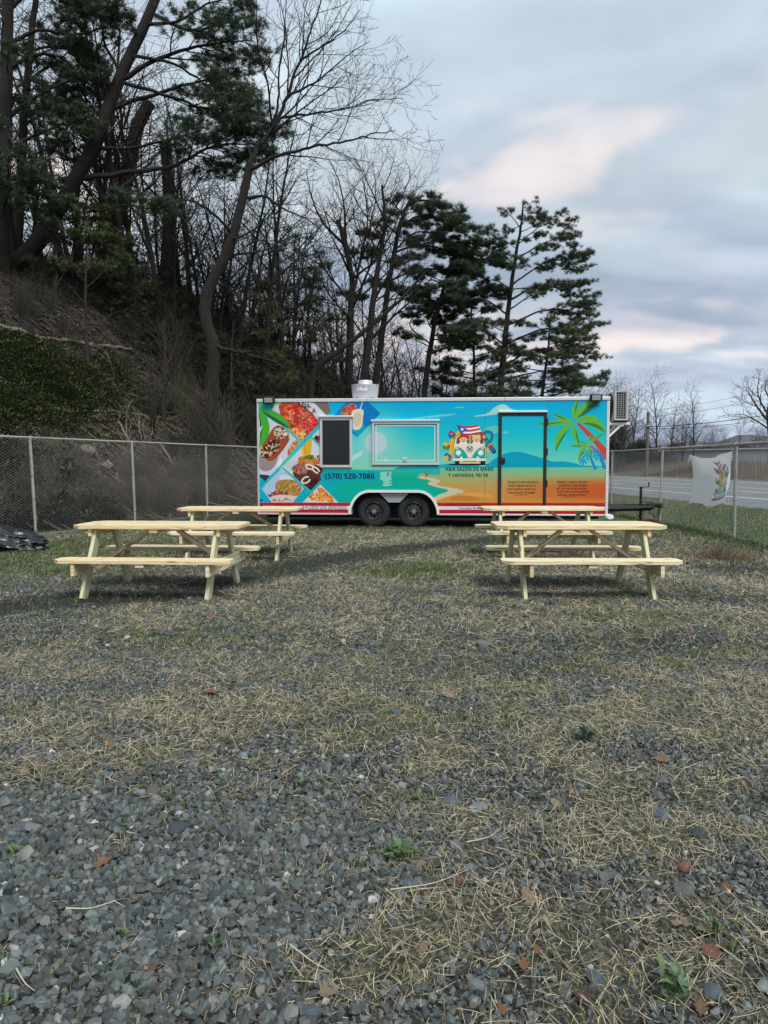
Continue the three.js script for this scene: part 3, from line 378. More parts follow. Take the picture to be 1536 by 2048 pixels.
{
  const t = thing('food_trailer', 'long white food trailer wrapped in a turquoise beach print, parked behind the picnic tables', 'food trailer', TP0, TTURN);
  const [ax0] = T(700.5, 1029), [ax1] = T(875, 1029), [, aTop] = T(780, 984), aR = 0.62, aFlat0 = ax0 + 0.44, aFlat1 = ax1 - 0.5;
  const arch = (x, o = 0) => { // height of the wheel opening's edge at x
    const a = ax0 - o, b = ax1 + o, top = aTop + o; if (x <= a || x >= b) return TB; const q = Math.min(x - a, b - x), R = aFlat0 - ax0 + o, h = top - TB; return TB + h * (q >= R ? 1 : Math.pow(1 - Math.pow(1 - q / R, 2.1), 0.55));
  };
  // skin panels, butted with fine joints
  const seams = [0.05, T(640, 900)[0] - 0.35, T(738.5, 900)[0], T(853, 900)[0], T(969.5, 900)[0], T(1093.5, 900)[0], TL - 0.06];
  const yTop = TT - 0.075;
  for (let k = 0; k < 6; k++) {
    const a = seams[k] + 0.002, b = seams[k + 1] - 0.002, s = new THREE.Shape(); s.moveTo(a, yTop); s.lineTo(b, yTop); const n = 40;
    for (let q = 0; q <= n; q++) { const x = lerp(b, a, q / n); s.lineTo(x, arch(x, 0.0) + (arch(x) > TB ? 0 : 0.03)); } s.closePath();
    mesh('side_panel', wrapUV(new THREE.ExtrudeGeometry(s, { depth: 0.012, bevelEnabled: false })), M.wrap, t);
    const rv = []; if (k) for (let y = TB + 0.2; y < yTop; y += 0.1) if (y > arch(seams[k]) + 0.06) rv.push(new THREE.SphereGeometry(0.007, 6, 4).translate(seams[k] + 0.02, y, 0.013), new THREE.SphereGeometry(0.007, 6, 4).translate(seams[k] - 0.02, y, 0.013));
    if (rv.length) { const m = mesh('rivet', rv, std({ color: rgb(0.3, 0.5, 0.55), roughness: 0.5, metalness: 0.3 }), t); m.userData.kind = 'stuff'; }
  }
  // body shell: upper box and the two lower ends, with a dark wheel well between
  const well0 = ax0 + 0.02, well1 = ax1 - 0.02;
  mesh('body', [bx(TL - 0.06, TT - 0.06 - aTop - 0.01, TW - 0.02, TL / 2, (TT - 0.06 + aTop + 0.01) / 2, -TW / 2 - 0.012), bx(well0 - 0.03, aTop - TB + 0.008, TW - 0.02, (well0 + 0.03) / 2, (aTop + TB) / 2 + 0.004, -TW / 2 - 0.012), bx(TL - 0.03 - well1, aTop - TB + 0.008, TW - 0.02, (TL - 0.03 + well1) / 2, (aTop + TB) / 2 + 0.004, -TW / 2 - 0.012), bx(well1 - well0, aTop - TB, TW - 0.9, (well0 + well1) / 2, (aTop + TB) / 2, -TW / 2 - 0.3)], M.white, t);
  mesh('wheel_well', [bx(well1 - well0 - 0.004, aTop - TB + 0.1, 0.02, (well0 + well1) / 2, (aTop + TB) / 2 - 0.05, -0.62)], M.black, t);
  mesh('floor_frame', [bx(TL - 0.2, 0.1, 0.06, TL / 2, TB - 0.055, -0.5), bx(TL - 0.2, 0.1, 0.06, TL / 2, TB - 0.055, -TW + 0.4), ...[0.6, 1.7, 2.8, 4.4, 5.5, 6.6].map((x) => bx(0.06, 0.09, TW - 0.3, x, TB - 0.05, -TW / 2))], M.dark, t);
  mesh('roof', bx(TL + 0.02, 0.05, TW + 0.01, TL / 2, TT - 0.028, -TW / 2 - 0.03, 0.02), M.white, t);
  for (const [a, b] of [[0, TL * 0.32], [TL * 0.32 + 0.004, TL * 0.71], [TL * 0.71 + 0.004, TL + 0.01]]) mesh('roof_trim', bx(b - a, 0.08, 0.05, (a + b) / 2, TT - 0.042, 0.006, 0.012), M.alu, t);
  const mb1 = bx(ax0 - 0.02, 0.04, 0.03, (ax0 - 0.02) / 2, TB + 0.012, 0.006, 0.008), mb2 = bx(TL - ax1 - 0.02, 0.04, 0.03, (TL + ax1 + 0.02) / 2, TB + 0.012, 0.006, 0.008);
  mesh('bottom_trim', mb1, M.alu, t); mesh('bottom_trim', mb2, M.alu, t);
  mesh('corner_post', bx(0.05, yTop - TB, 0.05, 0.024, (yTop + TB) / 2, -0.008, 0.015), M.alu, t);
  const cp = mesh('corner_post', bx(0.062, yTop - TB, 0.06, TL - 0.028, (yTop + TB) / 2, -0.012, 0.015), M.white, t);
  { const rv = []; for (let y = TB + 0.05; y < yTop; y += 0.062) rv.push(cyl(0.008, 0.008, 0.008, TL - 0.028, y, 0.02, 6, 'z')); mesh('rivet', rv, M.dark, cp).userData.kind = 'stuff'; }
  // aluminium trim round the wheel opening
  { const p = [], o = [], n = 60, s = new THREE.Shape(); for (let q = 0; q <= n; q++) { const k = (1 - Math.cos(Math.PI * q / n)) / 2; const x = lerp(ax0 - 0.045, ax1 + 0.045, k); o.push([x, arch(x, 0.046)]); const xi = lerp(ax0 + 0.012, ax1 - 0.012, k); p.unshift([xi, arch(xi, -0.012)]); } const all = [...o, ...p]; s.moveTo(all[0][0], all[0][1]); for (const q of all.slice(1)) s.lineTo(q[0], q[1]); s.closePath(); mesh('wheel_arch_trim', new THREE.ExtrudeGeometry(s, { depth: 0.045, bevelEnabled: false }).translate(0, 0, -0.005), M.white, t);
    const f = new THREE.Shape(); const fx0 = T(758, 1000)[0], fx1 = T(818, 1000)[0], fy = T(787, 1005)[1]; f.moveTo(fx0, aTop - 0.02); f.lineTo(fx1, aTop - 0.02); f.lineTo((fx0 + fx1) / 2 + 0.13, fy); f.lineTo((fx0 + fx1) / 2 - 0.13, fy); f.closePath();
    const tread = paint(128, 128, (u, v) => { const q = (((u * 8) % 1) + 1) % 1 - 0.5, w = (((v * 8) % 1) + 1) % 1 - 0.5, odd = (Math.floor(u * 8) + Math.floor(v * 8)) % 2, d = odd ? Math.hypot((q + w) * 2.2, (q - w) * 0.8) : Math.hypot((q - w) * 2.2, (q + w) * 0.8); const k = d < 0.45 ? 220 : 60; return [k, k, k]; }, false); tread.repeat.set(3, 3);
    mesh('tread_plate', new THREE.ExtrudeGeometry(f, { depth: 0.01, bevelEnabled: false }).translate(0, 0, -0.06), std({ color: rgb(0.45, 0.46, 0.47), metalness: 0.6, roughness: 0.45, bumpMap: tread, bumpScale: 0.004 }), t); }
  // wheels
  for (const px of [747.4, 827.2]) {
    const [wx] = T(px, 1025), R = 0.356, prof = [[0.2, -0.1], [0.24, -0.112], [0.3, -0.118], [0.335, -0.108], [0.352, -0.085], [R, -0.05], [R, 0.05], [0.352, 0.085], [0.335, 0.108], [0.3, 0.118], [0.24, 0.112], [0.2, 0.1]].map(([r, y]) => new THREE.Vector2(r, y));
    const w = new THREE.Group(); w.name = 'wheel'; w.position.set(wx, R, -0.2); t.add(w);
    const tg = [new THREE.LatheGeometry(prof, 48).rotateX(Math.PI / 2)]; for (let k = 0; k < 40; k++) { const a = k / 40 * 6.283; for (const z of [-0.075, 0.075]) tg.push(new THREE.BoxGeometry(0.03, 0.016, 0.045).translate(0, R, z).rotateZ(a + (z > 0 ? 0.08 : 0))); }
    mesh('tyre', tg, M.rubber, w);
    const rim = [new THREE.LatheGeometry([[0.2, 0.1], [0.212, 0.108], [0.2, 0.095], [0.186, 0.05], [0.17, 0.03], [0.13, 0.045], [0.09, 0.06], [0.05, 0.06]].map(([r, y]) => new THREE.Vector2(r, y)), 36).rotateX(Math.PI / 2)];
    mesh('rim', rim, std({ color: rgb(0.02, 0.02, 0.021), roughness: 0.35 }), w);
    const holes = []; for (let k = 0; k < 10; k++) { const a = k / 10 * 6.283; holes.push(cyl(0.017, 0.017, 0.006, Math.cos(a) * 0.15, Math.sin(a) * 0.15, 0.039, 10, 'z')); } mesh('vent_hole', holes, std({ color: rgb(0.1, 0.1, 0.1), roughness: 0.6 }), w).userData.kind = 'stuff';
    const hub = [cyl(0.045, 0.05, 0.05, 0, 0, 0.08, 20, 'z')]; for (let k = 0; k < 6; k++) { const a = k / 6 * 6.283; hub.push(cyl(0.011, 0.011, 0.03, Math.cos(a) * 0.075, Math.sin(a) * 0.075, 0.072, 6, 'z')); } mesh('hub', hub, M.steel, w);
    const w2 = w.clone(); w2.position.z = -TW + 0.2; w2.rotation.y = Math.PI; t.add(w2);
  }
  for (const px of [747.4, 827.2]) mesh('axle', cyl(0.04, 0.04, TW - 0.5, T(px, 1025)[0], 0.356, -TW / 2, 12, 'z'), M.dark, t);
  // windows, hatch, door
  const rect = (x0, y0, x1, y1) => { const a = T(x0, y0), b = T(x1, y1), a2 = T(x0, y1), b2 = T(x1, y0); return { x0: (a[0] + a2[0]) / 2, x1: (b[0] + b2[0]) / 2, y1: (a[1] + b2[1]) / 2, y0: (b[1] + a2[1]) / 2 }; };
  const frame = (q, w, d, z, r = 0.006) => { const W = q.x1 - q.x0, H = q.y1 - q.y0, cx = (q.x0 + q.x1) / 2, cy = (q.y0 + q.y1) / 2; return [bx(W, w, d, cx, q.y1 - w / 2, z, r), bx(W, w, d, cx, q.y0 + w / 2, z, r), bx(w, H - 2 * w, d, q.x0 + w / 2, cy, z, r), bx(w, H - 2 * w, d, q.x1 - w / 2, cy, z, r)]; };
  const w1 = rect(640.5, 836, 704.5, 935), W1 = mesh('window', frame(w1, 0.055, 0.05, 0.03), M.alu, t);
  mesh('pane', bx(w1.x1 - w1.x0 - 0.1, w1.y1 - w1.y0 - 0.1, 0.01, (w1.x0 + w1.x1) / 2, (w1.y0 + w1.y1) / 2, 0.02), M.pane, W1);
  mesh('drip_cap', bx(w1.x1 - w1.x0 + 0.05, 0.05, 0.09, (w1.x0 + w1.x1) / 2, w1.y1 + 0.028, 0.05, 0.01), M.alu, W1);
  const h1 = rect(744, 844, 878, 930), H1 = mesh('serving_hatch', frame(h1, 0.05, 0.045, 0.03), M.alu, t);
  mesh('hatch_cap', bx(h1.x1 - h1.x0 + 0.04, 0.05, 0.08, (h1.x0 + h1.x1) / 2, h1.y1 + 0.028, 0.045, 0.01), M.alu, H1);
  const hd = { x0: h1.x0 + 0.056, x1: h1.x1 - 0.056, y0: h1.y0 + 0.056, y1: h1.y1 - 0.056 };
  mesh('hatch_panel', wrapUV(bx(hd.x1 - hd.x0, hd.y1 - hd.y0, 0.016, (hd.x0 + hd.x1) / 2, (hd.y0 + hd.y1) / 2, 0.024)), M.wrap, H1);
  mesh('panel_edge', frame({ x0: hd.x0 + 0.03, x1: hd.x1 - 0.03, y0: hd.y0 + 0.025, y1: hd.y1 - 0.025 }, 0.016, 0.008, 0.036, 0.002), M.white, H1);
  { const [lx, ly] = T(810, 919); mesh('latch', [bx(0.1, 0.09, 0.012, lx, ly, 0.043, 0.004), cyl(0.016, 0.016, 0.02, lx - 0.02, ly - 0.01, 0.052, 10, 'z'), bx(0.05, 0.02, 0.014, lx + 0.015, ly + 0.02, 0.055)], M.alu, H1); }
  for (const [px, py] of [[776.8, 943], [854, 944]]) { const [hx, hy] = T(px, py); mesh('awning_hook', [bx(0.025, 0.11, 0.012, hx, hy, 0.017), bx(0.02, 0.03, 0.05, hx, hy - 0.03, 0.035)], M.steel, t); }
  const dr = rect(996.5, 826, 1092.3, 1024), Dr = mesh('door', wrapUV(bx(dr.x1 - dr.x0 - 0.14, dr.y1 - dr.y0 - 0.08, 0.03, (dr.x0 + dr.x1) / 2, (dr.y0 + dr.y1) / 2 - 0.03, 0.02)), M.wrap, t);
  mesh('door_frame', [bx(0.07, dr.y1 - dr.y0, 0.04, dr.x0 + 0.035, (dr.y0 + dr.y1) / 2, 0.024, 0.006), bx(0.07, dr.y1 - dr.y0, 0.04, dr.x1 - 0.035, (dr.y0 + dr.y1) / 2, 0.024, 0.006), bx(dr.x1 - dr.x0 - 0.14, 0.07, 0.04, (dr.x0 + dr.x1) / 2, dr.y1 - 0.035, 0.024, 0.006)], M.black, Dr);
  mesh('door_cap', bx(dr.x1 - dr.x0 + 0.02, 0.045, 0.07, (dr.x0 + dr.x1) / 2, dr.y1 + 0.026, 0.04, 0.01), M.alu, Dr);
  { const [hx, hy] = T(1005, 921); mesh('door_handle', [bx(0.11, 0.13, 0.022, hx, hy, 0.054, 0.008), bx(0.05, 0.05, 0.03, hx + 0.005, hy, 0.07, 0.01), cyl(0.012, 0.012, 0.01, hx + 0.025, hy + 0.04, 0.068, 8, 'z')], M.black, Dr); }
  for (const y of [1.0, 1.7, 2.35]) mesh('hinge', [bx(0.04, 0.14, 0.02, dr.x1 + 0.012, y, 0.02, 0.004), cyl(0.011, 0.011, 0.16, dr.x1 - 0.004, y, 0.05, 8)], M.black, Dr);
  // flood lamps on the roof edge
  for (const [x0, y0, x1, y1] of [[528.6, 794.2, 550.6, 807.6], [1178.5, 789, 1201.8, 803]]) {
    const q = rect(x0, y0, x1, y1), cx = (q.x0 + q.x1) / 2, cy = (q.y0 + q.y1) / 2, w = q.x1 - q.x0, h = q.y1 - q.y0, f = mesh('flood_lamp', bx(w, h, 0.07, 0, 0, 0, 0.02), M.black, t); f.position.set(cx, cy, 0.11); f.rotation.x = 0.25;
    mesh('lens', bx(w * 0.74, h * 0.66, 0.012, 0, 0, 0.034, 0.004), M.lens, f); mesh('bracket', [bx(w * 0.5, 0.02, 0.09, 0, -h * 0.1, -0.06), bx(0.02, h * 0.7, 0.02, -w * 0.5, 0, -0.02), bx(0.02, h * 0.7, 0.02, w * 0.5, 0, -0.02)], M.black, f);
  }
  // exhaust fan on the roof
  { const D = 17.4, c0 = at(729.8, 796, D), k = D / F, lx = c0.clone().sub(TP0).dot(TX), R = 26.6 * k, f = new THREE.Group(); f.name = 'exhaust_fan'; f.position.set(lx, TT - 0.005, -0.75); t.add(f);
    const s = 27 / 26.6; const y0 = 0.02;
    mesh('curb', bx(0.5, 0.06, 0.5, 0, 0.02, 0), M.galv, f);
    mesh('wind_band', new THREE.LatheGeometry([[0.2, 0.04], [0.265, 0.05], [0.29, 0.1], [0.305, 0.2], [0.312, 0.33], [0.318, 0.36], [0.318, 0.375], [0.29, 0.375]].map(([a, b]) => new THREE.Vector2(a * s, b)), 40), M.galv, f);
    mesh('motor_cap', [new THREE.LatheGeometry([[0.29, 0.36], [0.2, 0.375], [0.17, 0.38], [0.17, 0.465], [0.155, 0.48], [0, 0.485]].map(([a, b]) => new THREE.Vector2(a, b)), 36)], M.alu, f);
    for (let q = 0; q < 4; q++) mesh('clip', bx(0.03, 0.05, 0.02, Math.cos(q * 1.57 + 0.5) * 0.31, 0.35, Math.sin(q * 1.57 + 0.5) * 0.31), M.steel, f);
    const [sc, sx] = canvas2(256, 128); sx.fillStyle = '#d9dde0'; sx.fillRect(0, 0, 256, 128); sx.fillStyle = '#c03a44'; sx.fillRect(120, 18, 120, 40); sx.fillStyle = '#e9e9e9'; sx.fillRect(130, 34, 96, 6); sx.fillStyle = '#5a6066'; for (let q = 0; q < 5; q++) sx.fillRect(14, 20 + q * 20, 90 - (q % 2) * 20, 6); sx.fillRect(120, 72, 110, 6); sx.fillRect(120, 92, 80, 6);
    const st = new THREE.CanvasTexture(sc); st.colorSpace = THREE.SRGBColorSpace; mesh('sticker', new THREE.CylinderGeometry(0.316, 0.312, 0.11, 12, 1, true, -0.55, 0.8).translate(0, 0.28, 0), std({ map: st, roughness: 0.5, side: THREE.DoubleSide }), f); }
  // air conditioner on its bracket at the right end
  { const a = new THREE.Group(); a.name = 'air_conditioner'; const x0 = TL + 0.18, w = 0.31, h = 0.66, y0 = T(1240, 839)[1], dp = 0.82, z0 = -0.35; a.position.set(x0, y0, z0); t.add(a);
    const beige = std({ color: rgb(0.46, 0.46, 0.43), roughness: 0.5 });
    mesh('cabinet', [bx(w, 0.03, dp, w / 2, 0.015, -dp / 2, 0.008), bx(w, 0.03, dp, w / 2, h - 0.015, -dp / 2, 0.008), bx(0.04, h - 0.06, 0.03, 0.02, h / 2, -0.015, 0.006), bx(0.05, h - 0.06, 0.03, w - 0.025, h / 2, -0.015, 0.006), bx(0.02, h - 0.06, dp - 0.03, w - 0.01, h / 2, -dp / 2 - 0.015), bx(0.02, h - 0.06, dp - 0.03, 0.01, h / 2, -dp / 2 - 0.015), bx(w - 0.04, h - 0.06, 0.02, w / 2, h / 2, -dp + 0.01)], beige, a);
    mesh('coil', bx(w - 0.06, h - 0.06, 0.01, w / 2, h / 2, -0.06), std({ color: rgb(0.03, 0.032, 0.032), roughness: 0.7 }), a);
    const gr = []; for (let q = 0; q <= 4; q++) gr.push(bx(0.006, h - 0.06, 0.006, 0.05 + q * (w - 0.11) / 4, h / 2, -0.02)); for (let q = 0; q <= 12; q++) gr.push(bx(w - 0.09, 0.006, 0.006, w / 2 - 0.005, 0.04 + q * (h - 0.08) / 12, -0.014)); mesh('grille', gr, beige, a);
    for (const r of [0.3, 0.22, 0.14, 0.06]) mesh('guard_ring', new THREE.TorusGeometry(r, 0.006, 5, 32).rotateY(Math.PI / 2).translate(-0.012, h / 2, -dp / 2), M.black, a); mesh('fan_opening', cyl(0.29, 0.29, 0.006, -0.002, h / 2, -dp / 2, 32, 'x'), M.dark, a);
    for (const z of [-0.12, -dp + 0.12]) mesh('foot', bx(w, 0.03, 0.06, w / 2, -0.017, z), M.dark, a);
    const bl = y0 - 0.035 - 0.03; mesh('bracket', [...[-0.12, -dp + 0.12].flatMap((z) => [bx(0.56, 0.05, 0.05, TL + 0.28, bl, z0 + z, 0.004), bar(V(TL + 0.02, bl - 0.36, z0 + z), V(TL + 0.36, bl - 0.03, z0 + z), 0.045, 0.045)]), bx(0.02, 0.46, dp, TL + 0.012, bl - 0.2, z0 - dp / 2)], M.white, t); }
  // tow bar
  { const tip = V(TL + 1.3, 0.4, -TW / 2), y = 0.4, g = []; for (const z of [-0.35, -TW + 0.35]) g.push(bar(V(TL - 0.3, y, z), V(tip.x, y, tip.z + (z > -1 ? 0.04 : -0.04)), 0.075, 0.15, 0.008)); g.forEach((q) => mesh('tow_bar', q, M.black, t));
    mesh('coupler', [bx(0.34, 0.1, 0.12, tip.x + 0.05, y + 0.06, tip.z, 0.03), cyl(0.06, 0.075, 0.12, tip.x + 0.2, y + 0.05, tip.z, 16), bx(0.26, 0.02, 0.04, tip.x - 0.1, y + 0.13, tip.z, 0.005), bx(0.5, 0.016, 0.3, tip.x - 0.4, y + 0.085, tip.z)], M.black, t);
    const jx = tip.x - 0.27; const J = mesh('jack', [cyl(0.032, 0.032, 0.72, jx, 0.5, tip.z, 16), cyl(0.026, 0.026, 0.4, jx, 0.2, tip.z, 12), bx(0.14, 0.012, 0.14, jx, 0.02, tip.z), cyl(0.036, 0.036, 0.05, jx, 0.87, tip.z, 16)], M.black, t); mesh('crank', [rod(V(jx, 0.88, tip.z), V(jx + 0.17, 0.9, tip.z + 0.02), 0.009), rod(V(jx + 0.17, 0.89, tip.z + 0.02), V(jx + 0.17, 1.0, tip.z + 0.02), 0.016, 10)], M.black, J);
    const mbc = new MB(); mbc.tube(spline([V(tip.x - 0.1, 0.36, tip.z + 0.05), V(tip.x + 0.02, 0.2, tip.z + 0.08), V(tip.x + 0.14, 0.22, tip.z + 0.06), V(tip.x + 0.1, 0.38, tip.z + 0.05)], 14), new Array(15).fill(0.012), 6); mbc.tube(spline([V(tip.x - 0.4, 0.34, tip.z + 0.12), V(tip.x - 0.34, 0.19, tip.z + 0.12), V(tip.x - 0.26, 0.22, tip.z + 0.1), V(tip.x - 0.22, 0.34, tip.z + 0.08)], 12), new Array(13).fill(0.009), 5); mbc.build('safety_chain', M.dark, t);
    const hx = TL + 0.02; const mh = new MB(); for (let q = 0; q < 3; q++) mh.tube(spline([V(hx - 0.08, 0.28 + q * 0.02, 0.03), V(hx, 0.22 + q * 0.02, 0.06), V(hx + 0.09, 0.24 + q * 0.02, 0.03), V(hx + 0.02, 0.29 + q * 0.01, 0.0), V(hx - 0.06, 0.26 + q * 0.02, 0.05)], 20), new Array(21).fill(0.016), 6); mh.build('hose', M.white, t); }
  const mk = mesh('marker_lamp', [bx(0.07, 0.05, 0.02, 0.09, TB + 0.2, 0.022, 0.006)], std({ color: rgb(0.1, 0.01, 0.01), roughness: 0.4 }), t);
}
// ---------- picnic tables ----------
function woodTex(seed, base, ring, knots) {
  const r = rng(seed), kn = []; for (let k = 0; k < knots; k++) kn.push([r(), r(), 0.012 + 0.014 * r()]);
  return paint(512, 256, (u, v, i, j) => {
    const w = tnoise(u, v, 3, seed) * 0.5 + tnoise(u, v, 7, seed + 3) * 0.2, q = v * 9 + w * 2.6 + 0.35 * tnoise(u, v, 2, 8); let ri = Math.pow(0.5 + 0.5 * Math.sin(q * 6.283), 3), kd = 0;
    for (const [a, b, s] of kn) { const du = Math.min(Math.abs(u - a), 1 - Math.abs(u - a)) * 0.6, dv = Math.min(Math.abs(v - b), 1 - Math.abs(v - b)), d = Math.hypot(du, dv) / s; if (d < 3) { kd = Math.max(kd, Math.exp(-d * d)); ri = lerp(ri, 0.5 + 0.5 * Math.sin(d * 9), Math.exp(-d * d * 0.25)); } }
    const f = (sp(i >> 3, j) - 0.5) * 0.07 + (sp(i, j) - 0.5) * 0.03; const m = clamp(ri * 0.8 * (0.65 + 0.7 * w)), k = 1 + f + 0.08 * w;
    return [0, 1, 2].map((n) => lerp(lerp(base[n], ring[n], m), [92, 58, 34][n], kd * 0.85) * k);
  });
}
const WOOD = { top: woodTex(3, [238, 226, 194], [198, 156, 106], 7), leg: woodTex(8, [204, 204, 166], [166, 160, 116], 2) };
const TOPM = [[1, 1, 1], [0.9, 0.84, 0.74], [0.97, 0.91, 0.8], [0.86, 0.83, 0.75]].map((c) => std({ map: WOOD.top, bumpMap: WOOD.top, bumpScale: 0.001, roughness: 0.7, color: rgb(...c) }));
const WM = Object.fromEntries(Object.entries(WOOD).map(([k, t]) => [k, std({ map: t, bumpMap: t, bumpScale: 0.001, roughness: 0.72 })]));
const RW = rng(41);
function grain(g) { // grain along x, in metres, from a random spot of the board
  const p = g.attributes.position, n = g.attributes.normal, uv = new Float32Array(p.count * 2), a = RW(), b = RW(); for (let k = 0; k < p.count; k++) { const v = Math.abs(n.getY(k)) > 0.6 ? p.getZ(k) : p.getY(k) + 0.3; uv[2 * k] = p.getX(k) / 1.4 + a; uv[2 * k + 1] = v / 0.42 + b; } g.setAttribute('uv', new THREE.BufferAttribute(uv, 2)); return g;
}
function board(l, w, th, cuts = [0, 0, 0, 0]) { // lying board, length along x; cuts clip its corners (-x-z, +x-z, +x+z, -x+z)
  const s = new THREE.Shape(), x = l / 2 - 0.002, z = w / 2 - 0.002, c = cuts, pts = [];
  const corner = (sx, sz, k, first) => { const q = c[k]; if (!q) pts.push([sx * x, sz * z]); else if (first) pts.push([sx * x, sz * (z - q)], [sx * (x - q), sz * z]); else pts.push([sx * (x - q), sz * z], [sx * x, sz * (z - q)]); };
  corner(-1, -1, 0, true); corner(1, -1, 1, false); corner(1, 1, 2, true); corner(-1, 1, 3, false);
  pts.forEach(([a, b], i) => (i ? s.lineTo(a, b) : s.moveTo(a, b))); s.closePath();
  return grain(new THREE.ExtrudeGeometry(s, { depth: th - 0.004, bevelEnabled: true, bevelThickness: 0.002, bevelSize: 0.002, bevelSegments: 1 }).rotateX(Math.PI / 2).translate(0, th / 2 - 0.002, 0));
}
function beam(a, b, w, th, roll) { // sawn timber from a to b: th across x, w in the other direction
  const d = b.clone().sub(a), l = d.length(), g = grain(new RoundedBoxGeometry(l, w, th, 1, 0.003)); d.normalize();
  const y = roll ?? V(0, 0, 0).crossVectors(V(1, 0, 0), d), z = V(0, 0, 0).crossVectors(d, y).normalize(); y.crossVectors(z, d).normalize();
  return g.applyMatrix4(new THREE.Matrix4().makeBasis(d, y, z).setPosition(a.clone().lerp(b, 0.5)));
}
function picnicTable(label, x, D, turn, sup) {
  const t = thing('picnic_table', label, 'picnic table', V(x, 0, -D), turn, 'wooden picnic tables in front of the trailer'), LX = 0.665, H = 0.755, SH = 0.43;
  for (let k = 0; k < 5; k++) { const c = k === 0 ? [0.1, 0.1, 0, 0] : k === 4 ? [0, 0, 0.1, 0.1] : [0, 0, 0, 0]; mesh('top_plank', board(1.83, 0.141, 0.038, c).translate(0, H - 0.019, (k - 2) * 0.1445 + (RW() - 0.5) * 0.001), TOPM[Math.floor(RW() * 4)], t); }
  for (const s of [-1, 1]) mesh('seat', board(1.85, 0.27, 0.038, s < 0 ? [0.07, 0.07, 0.05, 0.05] : [0.05, 0.05, 0.07, 0.07]).translate(0.01 * RW(), SH - 0.019, s * 0.62), TOPM[Math.floor(RW() * 4)], t);
  for (const sx of [-1, 1]) {
    for (const sz of [-1, 1]) { const g = beam(V(sx * LX, -0.012, sz * 0.6), V(sx * LX, H - 0.04, sz * 0.215), 0.125, 0.04); const p = g.attributes.position; for (let k = 0; k < p.count; k++) p.setY(k, clamp(p.getY(k), -0.03, H - 0.04)); mesh('leg', g, WM.leg, t); }
    const ox = sx * LX + sup[(sx + 1) / 2] * 0.041;
    mesh('seat_support', beam(V(ox, SH - 0.038 - 0.066, -0.74), V(ox, SH - 0.038 - 0.066, 0.74), 0.13, 0.038), TOPM[Math.floor(RW() * 4)], t);
    mesh('top_cleat', beam(V(ox - sx * 0.001, H - 0.038 - 0.04, -0.33), V(ox - sx * 0.001, H - 0.038 - 0.04, 0.33), 0.08, 0.037), TOPM[Math.floor(RW() * 4)], t);
    const bxx = ox - sx * 0.03; mesh('brace', beam(V(bxx, SH - 0.1, 0), V(sx * 0.16, H - 0.075, 0), 0.085, 0.038, V(0, 0, 1)), TOPM[Math.floor(RW() * 4)], t);
  }
  mesh('middle_cleat', beam(V(0.0, H - 0.038 - 0.02, -0.34), V(0.0, H - 0.038 - 0.02, 0.34), 0.039, 0.09), TOPM[Math.floor(RW() * 4)], t);
  for (const s of [-1, 1]) mesh('seat_cleat', beam(V(0, SH - 0.058, s * 0.62 - 0.12), V(0, SH - 0.058, s * 0.62 + 0.12), 0.038, 0.09), TOPM[Math.floor(RW() * 4)], t);
  const bolts = []; for (const sx of [-1, 1]) for (const sz of [-1, 1]) for (const y of [0.31, 0.36]) { const z = lerp(0.6, 0.215, y / 0.72); bolts.push(cyl(0.009, 0.009, 0.09, sx * LX, y, sz * z, 8, 'x')); } mesh('bolt', bolts, M.steel, t).userData.kind = 'stuff';
  return t;
}
picnicTable('raw pine picnic table nearest the camera on the right, in front of the trailer door', 2.14, 8.22, -0.01, [1, 1]);
picnicTable('raw pine picnic table nearest the camera on the left, on the dark wheel track', -2.46, 8.25, -0.06, [-1, 1]);
picnicTable('raw pine picnic table standing directly behind the front left table, near the trailer rear', -2.2, 11.35, -0.05, [-1, 1]);
picnicTable('raw pine picnic table standing under the trailer door, behind the front right table', 2.42, 11.45, 0.01, [1, 1]);

// ---------- chain-link fences ----------
const WIRE = std({ color: rgb(0.5, 0.51, 0.52), metalness: 0.25, roughness: 0.55 });
const PIPE = std({ color: rgb(0.68, 0.69, 0.69), metalness: 0.4, roughness: 0.5, map: paint(128, 256, (u, v, i, j) => { const k = 205 + 40 * tnoise(u, v, 6) + 24 * (sp(i, j) - 0.5) - 90 * sstep(0.28, 0.5, tnoise(u, v, 9, 4)); return [k, k * 0.98, k * 0.94]; }) });
function meshPanel(w, h, s = 0.056, r = 0.0021) { // woven diamonds
  const b = new MB(), n = Math.floor(w / s), m = Math.floor(h / (s * 0.5)), tri = (w - n * s) / 2;
  for (let k = 0; k < n; k++) { const pts = []; for (let q = 0; q <= m; q++) pts.push(V(tri + k * s + ((q + k) % 2 ? s * 1.04 : -s * 0.04), 0.03 + q * s * 0.5, (q % 2 ? 1 : -1) * r * 0.9)); b.tube(pts, new Array(pts.length).fill(r), 3); }
  return b.geo();
}
